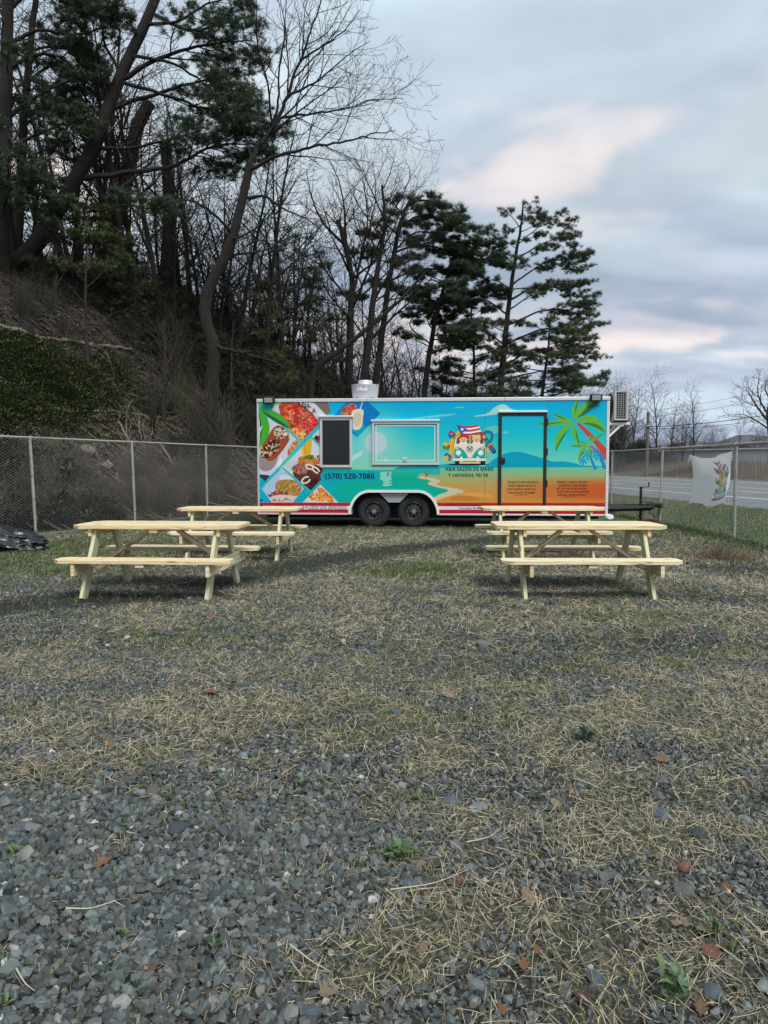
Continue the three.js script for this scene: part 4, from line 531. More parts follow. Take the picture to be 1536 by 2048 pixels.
function fence(label, pts, h, geos, lean = []) {
  const f = thing('chain_link_fence', label, 'fence', V(0, 0, 0));
  pts.forEach((p, k) => { const q = new THREE.Group(); const dx = lean[k] ?? 0; const m = mesh('post', [rod(V(p.x, -0.1, p.z), V(p.x - dx, h - 0.01, p.z), 0.031, 14)], PIPE, f); mesh('post_cap', [new THREE.SphereGeometry(0.036, 12, 6, 0, 6.3, 0, 1.6).translate(p.x - dx, h - 0.02, p.z), new THREE.TorusGeometry(0.027, 0.01, 6, 14).rotateY(Math.atan2(-(pts[1].z - pts[0].z), pts[1].x - pts[0].x) + Math.PI / 2).translate(p.x - dx, h, p.z)], PIPE, m); for (const y of [0.35, 0.75, 1.2, 1.55]) mesh('tie', new THREE.TorusGeometry(0.034, 0.004, 5, 12).rotateX(Math.PI / 2 + 0.3).translate(p.x - dx * y / h, y, p.z), M.dark, m); });
  for (let k = 0; k < pts.length - 1; k++) {
    const a = pts[k], b = pts[k + 1]; const ra = V(a.x - (lean[k] ?? 0), h, a.z), rb = V(b.x - (lean[k + 1] ?? 0), h, b.z); mesh('top_rail', rod(ra, rb, 0.024, 12), PIPE, f);
    const w = a.distanceTo(b), m = mesh('wire_mesh', geos(w), WIRE, f); m.position.copy(a); const d = b.clone().sub(a).normalize(); m.rotation.y = Math.atan2(-d.z, d.x); m.position.x += d.z * 0.033; m.position.z -= d.x * 0.033;
  }
  const tw = new MB(); for (let k = 0; k < pts.length - 1; k++) tw.tube([pts[k].clone().setY(0.06), pts[k + 1].clone().setY(0.06)], [0.003, 0.003], 4); tw.build('tension_wire', WIRE, f);
  return f;
}
const LF = []; for (let k = -2; k <= 4; k++) LF.push(V(-6.75 + 1.015 * k, 0, -14.3 - 2.717 * k));
{ const g = meshPanel(2.9, 1.88); fence('grey chain-link fence at the foot of the dark wooded slope, left of the trailer', LF, 1.93, () => g, [0, 0, 0.07, 0.05, 0.02, 0, 0]); }
const RF = []; for (let k = -1; k <= 7; k++) RF.push(V(6.56 - 0.012 * k, 0, -13.8 - 3.72 * k));
{ const g = meshPanel(3.71, 1.72, 0.06, 0.003); fence('grey chain-link fence between the gravel lot and the grass verge of the road', RF, 1.79, () => g, [0, 0.01, -0.03, 0, 0, 0, 0, 0, 0]); }

// ---------- banner tied behind the right fence ----------
{ const [bc, b] = canvas2(640, 420); b.fillStyle = '#ffffff'; b.fillRect(0, 0, 640, 420); drawVan(b, (x, y) => [285 + (x - 500) * 0.27, 26 + (y - 90) * 0.38], 0.3, 0.12);
  const tx = new THREE.CanvasTexture(bc); tx.colorSpace = THREE.SRGBColorSpace;
  const t = thing('banner', 'white printed cloth banner billowing behind the right fence beside the road', 'banner', V(0, 0, 0));
  const nu = 30, nv = 22, g = new THREE.PlaneGeometry(1, 1, nu, nv), p = g.attributes.position, TLc = at(1371, 910, 15.9), TRc = at(1452, 902, 14.2), BLc = at(1366, 1007, 15.8), BRc = at(1437, 1006, 14.2);
  for (let j = 0; j <= nv; j++) for (let i = 0; i <= nu; i++) { const u = i / nu, v = j / nv, a = TLc.clone().lerp(TRc, u), c = BLc.clone().lerp(BRc, u), q = a.lerp(c, v); q.y += -0.1 * Math.sin(u * 3.14) * (1 - v) * (u < 0.7 ? 1 : 0.8) - 0.04 * Math.sin(u * 3.14) * v + 0.03 * Math.sin(u * 9) * v; q.x += 0.1 + 0.28 * Math.sin(v * 3.0) * Math.sin(u * 3.0) + 0.03 * Math.sin(u * 14 + v * 4) + 0.05 * v; q.z -= -0.09 * Math.sin(v * 3.14) * (1 - u) + 0.1 * Math.sin(v * 3.14) * u; p.setXYZ(j * (nu + 1) + i, q.x, q.y, q.z); }
  g.computeVertexNormals(); mesh('cloth', g, phys({ map: tx, roughness: 0.85, side: THREE.DoubleSide, transmission: 0.45, thickness: 0 }), t);
  mesh('cord', [rod(V(p.getX(0), p.getY(0), p.getZ(0)), V(6.53, 1.45, -15.9), 0.006), rod(V(p.getX(nu), p.getY(nu), p.getZ(nu)), V(6.55, 1.72, -13.85), 0.006), (() => { const k = nv * (nu + 1); return rod(V(p.getX(k), p.getY(k), p.getZ(k)), onGround(1362, 1014, 0.05), 0.006); })()], M.white, t); }

// ---------- black tarp bundle at the left edge ----------
{ const c = onGround(34, 1106), g = new THREE.SphereGeometry(1, 96, 56), p = g.attributes.position, v = V(0, 0, 0);
  for (let k = 0; k < p.count; k++) { v.fromBufferAttribute(p, k); const n = fbm(v.x * 1.6 + 3, v.y * 1.6, v.z * 1.6, 3), cr = Math.abs(noise(v.x * 2.6 + 7, v.y * 2.8, v.z * 2.6)), cr2 = Math.abs(noise(v.x * 6.1 + 2, v.y * 5 + v.x * 3, v.z * 6)), k1 = 1 + 0.32 * n - 0.12 * (1 - cr) * (1 - cr) + 0.05 * cr2; v.multiplyScalar(k1); const lobe = 1 + 0.35 * Math.exp(-((v.x + 0.45) ** 2) * 4); v.set(v.x * 0.66, Math.max(-0.02, (v.y * 0.5 + 0.26) * 0.47 * lobe), v.z * 0.5); if (v.y < 0.06) { v.x *= 1.06; v.z *= 1.06; } p.setXYZ(k, v.x, v.y, v.z); }
  g.computeVertexNormals();
  const t = mesh('plastic_tarp', g, phys({ color: rgb(0.012, 0.012, 0.014), roughness: 0.3, clearcoat: 0.3, clearcoatRoughness: 0.2, bumpMap: paint(256, 256, (u, v2) => { const k = 128 + 120 * Math.abs(tnoise(u, v2, 12)) + 60 * tnoise(u, v2, 30, 3); return [k, k, k]; }, false, [2, 2]), bumpScale: 0.006 }));
  t.position.set(c.x - 0.28, 0.0, c.z - 0.28); tag(t, 'crumpled black plastic tarp heaped on the grass beside the left fence post', 'tarp'); }
// ---------- trees ----------
const barkTex = paint(256, 512, (u, v, i, j) => { const a = Math.abs(tnoise(u, v * 0.999, 22, 1)), b = tnoise(u, v, 9, 5), f = sp(i, j >> 2), k = 70 + 60 * a + 24 * b + 34 * (f - 0.5); return [k * 1.02, k * 0.95, k * 0.88]; }, true, [2, 0.8]);
const barkBump = paint(256, 512, (u, v, i, j) => { const k = 90 + 150 * Math.abs(tnoise(u, v, 22, 1)) + 40 * (sp(i, j >> 2) - 0.5); return [k, k, k]; }, false, [2, 0.8]);
const BARK = [std({ map: barkTex, bumpMap: barkBump, bumpScale: 0.03, roughness: 1, color: rgb(0.25, 0.248, 0.245) }), std({ map: barkTex, bumpMap: barkBump, bumpScale: 0.03, roughness: 1, color: rgb(0.5, 0.45, 0.43) }), std({ map: barkTex, roughness: 1, color: rgb(0.2, 0.2, 0.198) })];
const TWIG = [std({ color: rgb(0.035, 0.03, 0.028), roughness: 1 }), std({ color: rgb(0.055, 0.045, 0.042), roughness: 1 })];
function needleTuft(seed, n, len, w) { const r = rng(seed), b = new MB(); for (let k = 0; k < n; k++) { const a = r() * 6.283, e = (r() * 1.7 - 0.45), d = V(Math.cos(a) * Math.cos(e), Math.sin(e), Math.sin(a) * Math.cos(e)), s = V(0, 0, 0).crossVectors(d, V(r() - 0.5, r() - 0.5, r() - 0.5)).normalize().multiplyScalar(w), l = len * (0.6 + 0.5 * r()), o = V((r() - 0.5) * 0.1, (r() - 0.5) * 0.05, (r() - 0.5) * 0.1); b.tri(o.clone().add(s), o.clone().sub(s), o.clone().addScaledVector(d, l)); } return b.geo(); }
const TUFT = [needleTuft(1, 34, 0.23, 0.0075), needleTuft(2, 30, 0.2, 0.008)];
const NEEDLE = phys({ color: rgb(1, 1, 1), roughness: 0.8, side: THREE.DoubleSide });
const rnd3 = (r, k) => V((r() - 0.5) * k, (r() - 0.5) * k, (r() - 0.5) * k);
// o: per level wob, up, seg, dens (children a metre), ang, ratio; max level; leaf(p, d, level) is told of foliage spots
function branch(b, r, p, d, len, rad, lvl, o) {
  const n = Math.max(2, Math.round(len / o.seg[lvl])), st = len / n, pts = [p.clone()], ds = [d.clone()], rs = [rad]; d = d.clone();
  for (let k = 1; k <= n; k++) { d.add(rnd3(r, o.wob[lvl])); d.y += o.up[lvl]; if (o.flat && lvl > 1) d.y *= o.flat; d.normalize(); pts.push(pts[k - 1].clone().addScaledVector(d, st)); ds.push(d.clone()); rs.push(Math.max(o.thin, rad * (1 - 0.8 * k / n))); }
  b.tube(pts, rs, lvl <= 1 ? 5 : 3); children(b, r, pts, ds, rs, len, lvl, o);
}
function children(b, r, pts, ds, rs, len, lvl, o, from) {
  const n = pts.length - 1;
  if (o.leaf) { const s0 = o.leafFrom?.[lvl] ?? 2; for (let k = 1; k <= n; k++) if (k / n >= s0) o.leaf(pts[k], ds[k], lvl); }
  if (lvl >= o.max) return;
  const m = Math.max(o.min ?? 1, Math.round(len * o.dens[lvl])), s = from ?? o.start[lvl]; let az = r() * 6.283;
  for (let k = 0; k < m; k++) {
    const t = s + (1 - s) * (k + 0.15 + 0.8 * r()) / m, f = Math.min(n - 0.001, t * n), i = Math.floor(f), p = pts[i].clone().lerp(pts[i + 1], f - i), d = ds[i], R = lerp(rs[i], rs[i + 1], f - i);
    az += 2.4 + (r() - 0.5) * 1.2; const q = V(0, 0, 0).crossVectors(d, Math.abs(d.y) > 0.8 ? V(1, 0, 0) : UP).normalize().applyAxisAngle(d, o.plane && lvl >= 1 ? (k % 2 ? 0 : Math.PI) + (r() - 0.5) * 0.9 : az), a = o.ang[lvl] * (0.7 + 0.6 * r());
    const c = d.clone().multiplyScalar(Math.cos(a)).addScaledVector(q, Math.sin(a)); if (o.bias) c.add(o.bias); c.normalize();
    const l = (o.len ? o.len[lvl] : len * o.ratio[lvl]) * (1.15 - 0.6 * t) * (0.65 + 0.6 * r());
    if (l > 0.12) branch(b, r, p, c, l, Math.max(o.thin, Math.min(R * 0.65, l * 0.02)), lvl + 1, o);
  }
}
const tangents = (pts) => pts.map((p, k) => pts[Math.min(k + 1, pts.length - 1)].clone().sub(pts[Math.max(k - 1, 0)]).normalize());
// a limb drawn through given points, with twigs growing from it
function limb(b, r, pts, r0, r1, o, lvl = 1, from = 0.25) {
  const n = Math.max(6, pts.length * 4), c = spline(pts, n), len = new THREE.CatmullRomCurve3(pts).getLength(), rs = c.map((_, k) => lerp(r0, r1, Math.pow(k / n, 0.8)));
  for (let k = 1; k < n; k++) c[k].add(rnd3(r, Math.min(0.1, len * 0.012)));
  b.tube(c, rs, lvl ? 6 : 9); children(b, r, c, tangents(c), rs, len, lvl, o, from); return c;
}
const pxPath = (list, D, dz = 0) => list.map(([x, y], k) => at(x, y, D + dz * k / Math.max(1, list.length - 1)));
function foot(p) { return V(p.x, hillY(p.x, p.z) - 0.25, p.z); }
const local = (g, o) => g.translate(-o.x, -o.y, -o.z);
const BARE = { seg: [0.8, 0.45, 0.35, 0.28, 0.22], wob: [0.14, 0.26, 0.34, 0.4, 0.45], up: [0.02, 0.05, 0.05, 0.04, 0.03], dens: [1.3, 1.7, 2.3, 3.2], ang: [0.8, 0.75, 0.75, 0.75], ratio: [0.5, 0.55, 0.55, 0.5], start: [0.35, 0.25, 0.2, 0.15], thin: 0.0055, max: 4 };
const FOLIAGE = [[0.045, 0.08, 0.042], [0.058, 0.095, 0.045], [0.034, 0.066, 0.042], [0.078, 0.1, 0.042], [0.062, 0.07, 0.034]];
function needles(list, r, scale, tint = [1, 1, 1], per = 1.6, spread = 0.1) {
  const out = [], q = new THREE.Quaternion(), e = new THREE.Euler(), m = new THREE.Matrix4();
  for (const [p] of list) for (let k = 0; k < Math.floor(per + r()); k++) { e.set((r() - 0.5) * 0.9, r() * 6.283, (r() - 0.5) * 0.9); q.setFromEuler(e); const s = scale * (0.6 + 0.8 * r()), c = FOLIAGE[Math.floor(r() * 5)], b = 0.7 + 0.7 * r(); out.push({ m: new THREE.Matrix4().compose(p.clone().add(rnd3(r, spread * 2)), q, V(s, s * 0.8, s)), c: c.map((v, n) => v * b * tint[n]) }); }
  return out;
}
const PINEO = (leaf, bias) => ({ seg: [0.8, 0.4, 0.28, 0.2], wob: [0.08, 0.2, 0.3, 0.35], up: [0.01, 0.03, 0.05, 0.06], dens: [2, 2.3, 3.6], ang: [1.25, 0.85, 0.8], ratio: [0.4, 0.42, 0.45], start: [0.3, 0.3, 0.2], thin: 0.007, max: 3, flat: 0.55, plane: true, leaf, leafFrom: [2, 0.8, 0.5, 0.3], bias });
// a pine: trunk through pixels, limbs either given or grown by themselves
function pine(label, name, D, trunk, r0, r1, limbs, auto, seed, group, scale = 1, tint, per = 1.6) {
  const r = rng(seed), tp = pxPath(trunk, D, 0); const base = foot(tp[0]); const t = thing(name, label, 'pine tree', base, 0, group);
  const b = new MB(), pts = [base.clone(), ...tp.slice(tp[0].y - base.y < 0.6 ? 1 : 0)], n = pts.length * 4, c = spline(pts, n), rs = c.map((_, k) => lerp(r0, r1, Math.pow(k / n, 0.9)) * (k === 0 ? 1.25 : 1)); for (let k = 1; k < n; k++) c[k].add(rnd3(r, 0.05)); b.tube(c, rs, 10);
  mesh('trunk', local(b.geo(), base), BARK[2], t);
  const spots = [], leaf = (p, d, l) => spots.push([p.clone(), d, l]), o = PINEO(leaf), ds = tangents(c);
  for (const [path, R0, R1, from, dz] of limbs) { const lb = new MB(); limb(lb, r, pxPath(path, D, dz ?? (r() - 0.5) * 3), R0, R1, o, 1, from); mesh('limb', local(lb.geo(), base), BARK[2], t); }
  if (auto) for (let k = 0; k < auto.n; k++) {
    const f = (auto.from + (1 - auto.from) * (k + r() * 0.8) / auto.n) * n, i = Math.min(n - 1, Math.floor(f)), p = c[i].clone().lerp(c[i + 1], f - i), a = k * 2.4 + r(), up = auto.up ?? 0.1, d = V(Math.cos(a), up + (r() - 0.5) * 0.4, Math.sin(a)); if (auto.bias) d.add(auto.bias); d.normalize();
    const q = (f / n - auto.from) / (1 - auto.from), l = auto.len * (auto.shape ? auto.shape(q) : 1 - 0.65 * q) * (0.7 + 0.5 * r()); const lb = new MB(); branch(lb, r, p, d, l, Math.max(0.015, Math.min(rs[i] * 0.5, l * 0.018)), 1, o); mesh('limb', local(lb.geo(), base), BARK[2], t);
  }
  const list = needles(spots, r, scale, tint, per); for (const e of list) e.m.premultiply(new THREE.Matrix4().makeTranslation(-base.x, -base.y, -base.z)); instanced('needles', TUFT[seed % 2], NEEDLE, list, 'stuff', t);
  return t;
}
function bareTree(label, D, trunk, r0, r1, limbs, auto, seed, o = BARE, bark = 0, name = 'bare_tree', group) {
  const r = rng(seed), tp = pxPath(trunk, D, 0), base = foot(tp[0]), t = thing(name, label, 'bare tree', base, 0, group), b = new MB();
  const pts = [base.clone(), ...tp.slice(tp[0].y - base.y < 0.6 ? 1 : 0)], n = pts.length * 4, c = spline(pts, n), rs = c.map((_, k) => lerp(r0, r1, Math.pow(k / n, 0.9)) * (k === 0 ? 1.3 : 1)); for (let k = 1; k < n; k++) c[k].add(rnd3(r, 0.03)); b.tube(c, rs, 10); mesh('trunk', local(b.geo(), base), BARK[bark], t);
  for (const [path, R0, R1, from, dz] of limbs) { const lb = new MB(); limb(lb, r, pxPath(path, D, dz ?? (r() - 0.5) * 3), R0, R1, o, 1, from ?? 0.25); mesh('limb', local(lb.geo(), base), BARK[bark], t); }
  if (auto) for (let k = 0; k < auto.n; k++) { const f = (auto.from + (1 - auto.from) * (k + r() * 0.8) / auto.n) * n, i = Math.min(n - 1, Math.floor(f)), p = c[i].clone().lerp(c[i + 1], f - i), a = k * 2.4 + r(), d = V(Math.cos(a), (auto.up ?? 0.7) + (r() - 0.5) * 0.5, Math.sin(a)).normalize(), l = auto.len * (1 - 0.5 * (f / n - auto.from)) * (0.6 + 0.6 * r()), lb = new MB(); branch(lb, r, p, d, l, Math.max(0.012, Math.min(rs[i] * 0.55, l * 0.016)), 1, o); mesh('limb', local(lb.geo(), base), BARK[bark], t); }
  return t;
}
// the bare tree with the bent trunk in front of the slope
bareTree('tall leafless tree with a sinuous bent trunk rising just left of the trailer', 26, [[423, 868], [424, 760], [426, 690], [413, 648], [410, 612], [424, 562], [447, 520], [466, 470], [482, 410], [493, 360], [500, 330]], 0.25, 0.13, [
  [[[500, 332], [515, 295], [548, 255], [575, 190], [600, 120], [622, 60], [650, -20]], 0.11, 0.02, 0.2, 1], [[[497, 345], [540, 318], [590, 302], [640, 290], [700, 282], [745, 268], [792, 262]], 0.075, 0.012, 0.2, -1.5],
  [[[522, 288], [560, 240], [620, 228], [690, 218], [750, 200], [806, 198]], 0.06, 0.01, 0.25, 1.5], [[[546, 256], [556, 200], [560, 130], [570, 60], [560, -10]], 0.055, 0.012, 0.25, -1], [[[575, 190], [630, 165], [690, 115], [740, 82]], 0.05, 0.01, 0.2, 1.6], [[[600, 120], [640, 95], [690, 60], [720, 20]], 0.04, 0.01, 0.2, -1],
  [[[466, 470], [432, 432], [385, 402], [330, 408]], 0.06, 0.012, 0.25, -2], [[[430, 545], [400, 500], [372, 446], [350, 410]], 0.06, 0.012, 0.3, 1], [[[496, 396], [530, 394], [566, 418], [620, 442], [655, 475]], 0.06, 0.012, 0.25, -1.5], [[[427, 692], [470, 702], [540, 722], [600, 748], [660, 762]], 0.09, 0.015, 0.3, -1.2], [[[478, 508], [530, 500], [580, 474], [640, 462]], 0.05, 0.01, 0.2, 1.8], [[[460, 480], [490, 470], [540, 430], [570, 380]], 0.045, 0.01, 0.2, -1.5], [[[505, 318], [490, 270], [470, 200], [480, 120]], 0.05, 0.01, 0.2, 2],
], null, 21);
// the pair behind the trailer's exhaust fan
bareTree('leafless many-branched tree behind the trailer roof fan, its crown spreading widest of those there', 38, [[697, 800], [700, 700], [702, 620], [704, 560], [690, 490], [676, 440]], 0.25, 0.1, [[[[703, 600], [720, 520], [735, 440], [725, 350]], 0.1, 0.015, 0.2], [[[690, 490], [650, 450], [625, 400], [612, 340]], 0.09, 0.014, 0.2], [[[690, 490], [690, 430], [680, 370], [660, 320]], 0.09, 0.014, 0.2], [[[700, 640], [660, 590], [630, 540], [590, 500]], 0.07, 0.012, 0.2], [[[702, 560], [750, 520], [790, 450], [815, 380]], 0.08, 0.012, 0.2], [[[703, 610], [760, 560], [800, 520], [850, 470]], 0.06, 0.012, 0.2]], { n: 10, from: 0.45, len: 4.5, up: 0.9 }, 22, BARE, 2);
bareTree('leafless dark tree with a forked trunk right of the roof fan', 37, [[724, 800], [736, 700], [745, 610], [758, 520], [770, 450], [764, 370]], 0.26, 0.06, [[[[748, 600], [780, 540], [800, 460], [830, 390]], 0.08, 0.012, 0.2], [[[758, 520], [740, 460], [752, 390], [745, 330]], 0.07, 0.012, 0.2], [[[740, 680], [780, 640], [830, 590], [850, 540]], 0.09, 0.014, 0.3], [[[770, 450], [800, 400], [820, 350], [810, 315]], 0.05, 0.01, 0.2], [[[737, 690], [705, 640], [670, 610], [620, 600]], 0.06, 0.012, 0.3]], { n: 9, from: 0.5, len: 4, up: 0.9 }, 23, BARE, 2);
bareTree('leaning leafless trunk slanting up to the right over the trailer roof', 34, [[628, 745], [680, 700], [745, 650], [800, 600], [850, 545]], 0.17, 0.05, [[[[745, 650], [780, 600], [810, 560], [822, 500]], 0.05, 0.01, 0.3]], { n: 6, from: 0.5, len: 2.5, up: 0.9 }, 24, BARE, 2);
// stumps and vine-hung trunks on the crest
for (const [label, D, tr, a, b, s] of [['broken leaning trunk wrapped in vines, between the great pine and the bent tree', 33, [[205, 570], [230, 445], [258, 330], [276, 250], [300, 205]], 0.36, 0.26, 31], ['upright vine-covered trunk standing left of the bent tree', 34, [[334, 570], [338, 440], [336, 340], [330, 285]], 0.36, 0.24, 32], ['slim tall trunk left of the broken vine-wrapped trunk', 36, [[196, 600], [198, 480], [215, 330], [232, 180], [240, 60]], 0.14, 0.05, 33]]) bareTree(label, D, tr, a, b, [], { n: s === 33 ? 10 : 70, from: s === 33 ? 0.25 : 0.12, len: s === 33 ? 2.4 : 1.1, up: 0.7 }, s, { ...BARE, wob: [0.14, 0.5, 0.6, 0.6, 0.6], dens: [1.3, 2.6, 3, 3], max: 3 }, 2, 'vine_clad_trunk');
// pines
pine('great leaning pine at the upper left, its trunk slanting to the right', 'leaning_pine', 28, [[18, 580], [62, 500], [128, 400], [190, 285], [236, 165], [300, 25], [345, -90]], 0.36, 0.14, [
  [[[240, 160], [330, 112], [420, 88], [500, 80]], 0.1, 0.02, 0.3], [[[215, 218], [340, 180], [410, 160], [478, 140]], 0.09, 0.02, 0.35], [[[232, 160], [330, 190], [420, 218], [500, 215]], 0.08, 0.02, 0.35], [[[118, 362], [250, 346], [350, 330], [425, 292], [512, 288]], 0.12, 0.02, 0.55], [[[160, 292], [240, 298], [330, 280], [400, 262]], 0.09, 0.02, 0.5],
  [[[290, 50], [360, 40], [410, 10], [475, -10]], 0.07, 0.02, 0.2], [[[300, 25], [380, 60], [440, 50], [500, 32]], 0.07, 0.02, 0.25], [[[245, 150], [210, 90], [200, 40], [160, 10]], 0.07, 0.02, 0.3], [[[190, 285], [150, 240], [120, 200], [90, 190]], 0.07, 0.02, 0.3], [[[128, 400], [200, 420], [250, 410], [320, 420]], 0.05, 0.012, 0.6], [[[320, -20], [260, -10], [210, 20], [170, 30]], 0.06, 0.02, 0.2], [[[262, 110], [350, 130], [430, 190], [470, 260]], 0.07, 0.016, 0.5],
], null, 50, undefined, 1.1, [1, 1, 1], 1.35);
pine('upright dark pine filling the far left edge of the picture', 'dark_pine', 27, [[4, 520], [8, 300], [14, 100], [22, -140]], 0.32, 0.16, [[[[10, 240], [60, 200], [120, 170], [190, 150]], 0.09, 0.02, 0.25], [[[12, 140], [70, 110], [130, 120], [180, 190]], 0.08, 0.02, 0.25], [[[8, 300], [50, 280], [110, 255], [185, 230]], 0.08, 0.02, 0.3], [[[6, 380], [40, 350], [80, 370], [110, 400]], 0.06, 0.016, 0.3], [[[14, 90], [80, 60], [150, 70], [220, 50]], 0.08, 0.02, 0.3], [[[16, 20], [70, -20], [150, 10], [230, 20]], 0.07, 0.02, 0.3], [[[9, 200], [-40, 180], [-90, 200]], 0.08, 0.02, 0.3], [[[8, 330], [-30, 310], [-80, 340]], 0.08, 0.02, 0.3], [[[10, 260], [40, 320], [30, 380], [50, 430]], 0.06, 0.02, 0.3]], { n: 16, from: 0.35, len: 2.8 }, 51, undefined, 1.2, [1, 1, 1], 2.3);
pine('second dark pine just right of the one on the left edge', 'dark_pine', 30, [[34, 530], [44, 300], [58, 120], [78, -60]], 0.2, 0.1, [[[[56, 160], [110, 130], [170, 150], [205, 200]], 0.07, 0.02, 0.3], [[[60, 100], [130, 90], [190, 110]], 0.06, 0.02, 0.3], [[[48, 250], [110, 220], [180, 260]], 0.06, 0.02, 0.3], [[[70, -10], [140, -10], [210, 40]], 0.06, 0.02, 0.3], [[[46, 320], [100, 300], [160, 330]], 0.06, 0.02, 0.4]], { n: 10, from: 0.45, len: 2.2 }, 52, undefined, 1.15, [1, 1, 1], 2.1);
pine('small olive green conifer low on the slope under the great leaning pine', 'small_conifer', 29, [[170, 640], [165, 540], [160, 450], [150, 395]], 0.1, 0.04, [], { n: 34, from: 0.12, len: 2.5, up: -0.1 }, 53, undefined, 1, [1.3, 1.15, 0.8], 2.6);
pine('thin olive conifer beside the base of the bent tree', 'small_conifer', 29.5, [[535, 770], [536, 700], [538, 640], [536, 590]], 0.07, 0.03, [], { n: 20, from: 0.05, len: 1.6, up: 0 }, 54, undefined, 1, [1.25, 1.05, 0.75]);
pine('sparse mid-sized pine between the bent tree and the roof fan', 'small_pine', 38, [[588, 720], [590, 620], [588, 540], [592, 462]], 0.11, 0.03, [], { n: 28, from: 0.25, len: 2.7, up: 0.05 }, 55, undefined, 1, [1, 1, 1], 2.2);
pine('windswept pine with a dense dark top right of the roof fan', 'windswept_pine', 40, [[748, 800], [760, 700], [772, 610], [788, 510], [802, 440], [822, 398]], 0.24, 0.08, [[[[790, 505], [840, 490], [890, 500], [945, 515]], 0.07, 0.02, 0.25], [[[800, 450], [850, 430], [900, 450], [935, 470]], 0.07, 0.02, 0.2], [[[815, 410], [850, 400], [890, 420], [915, 440]], 0.06, 0.02, 0.15], [[[806, 430], [790, 410], [785, 400], [800, 390]], 0.05, 0.02, 0.1], [[[780, 560], [840, 540], [900, 540], [940, 550]], 0.06, 0.02, 0.5], [[[796, 470], [770, 450], [760, 470]], 0.05, 0.016, 0.3], [[[790, 500], [830, 465], [870, 470], [900, 490]], 0.06, 0.02, 0.2], [[[770, 620], [830, 590], [880, 600], [905, 570]], 0.05, 0.014, 0.6]], { n: 22, from: 0.5, len: 2.6, bias: V(0.5, 0, 0) }, 56, undefined, 1.25, [1, 1, 1], 2.4);
pine('rounded pine behind the middle of the trailer, lower than its neighbours', 'rounded_pine', 41, [[848, 800], [860, 700], [878, 610], [898, 540], [915, 500]], 0.2, 0.07, [[[[895, 545], [940, 520], [980, 520], [1012, 535]], 0.06, 0.02, 0.2], [[[900, 530], [930, 500], [960, 490], [990, 500]], 0.06, 0.02, 0.15], [[[890, 570], [860, 560], [850, 580], [842, 600]], 0.05, 0.016, 0.3], [[[880, 610], [930, 590], [970, 580], [1005, 590]], 0.06, 0.016, 0.35], [[[862, 690], [820, 650], [840, 620], [870, 600]], 0.05, 0.016, 0.5]], { n: 26, from: 0.38, len: 2.7, bias: V(0.25, 0, 0) }, 57, undefined, 1.3, [1, 1, 1], 2.8);
pine('airy tiered conifer at the right end of the wood, tallest behind the trailer door', 'tiered_conifer', 42, [[1000, 805], [1008, 700], [1018, 610], [1030, 520], [1042, 450], [1046, 408]], 0.24, 0.035, [[[[1020, 600], [1080, 570], [1125, 580], [1185, 602]], 0.07, 0.014, 0.3], [[[1024, 570], [1080, 530], [1115, 520], [1165, 540]], 0.06, 0.014, 0.3], [[[1030, 520], [1080, 490], [1120, 478], [1150, 500]], 0.05, 0.012, 0.25], [[[1014, 650], [1090, 620], [1135, 622], [1190, 648]], 0.07, 0.014, 0.3], [[[1010, 690], [1080, 660], [1125, 660], [1175, 684]], 0.07, 0.014, 0.35], [[[1006, 730], [1070, 700], [1115, 702], [1165, 722]], 0.06, 0.014, 0.35], [[[1004, 760], [1070, 745], [1110, 742], [1155, 762]], 0.06, 0.014, 0.4], [[[1028, 530], [1000, 500], [985, 470], [972, 462]], 0.04, 0.01, 0.3], [[[1034, 490], [1070, 460], [1100, 440], [1128, 450]], 0.04, 0.01, 0.25], [[[1016, 630], [970, 600], [940, 610], [905, 640]], 0.06, 0.012, 0.35], [[[1010, 690], [960, 660], [920, 670], [880, 700]], 0.05, 0.012, 0.4], [[[1022, 580], [990, 560], [965, 565]], 0.04, 0.01, 0.3], [[[1040, 455], [1060, 430], [1080, 425]], 0.03, 0.01, 0.2], [[[1040, 455], [1020, 430], [1005, 420]], 0.03, 0.01, 0.2]], { n: 22, from: 0.16, len: 3.0, bias: V(0.4, 0.05, 0) }, 58, undefined, 0.95, [1.1, 1, 0.9], 2.3);
pine('dark lower conifer in front of the tiered one, behind the trailer door', 'small_conifer', 39, [[1082, 820], [1088, 760], [1096, 700], [1100, 640]], 0.12, 0.04, [], { n: 34, from: 0.12, len: 3.3, up: 0, bias: V(0.35, 0, 0) }, 59, undefined, 1.05, [1, 0.95, 0.9], 2.3);
pine('dark bushy conifer between the rounded pine and the tiered one', 'small_conifer', 43, [[950, 820], [948, 740], [945, 660], [940, 590]], 0.12, 0.04, [], { n: 36, from: 0.14, len: 3.4, up: 0.1 }, 60, undefined, 1.05, [1.15, 0.95, 0.9], 2.4);
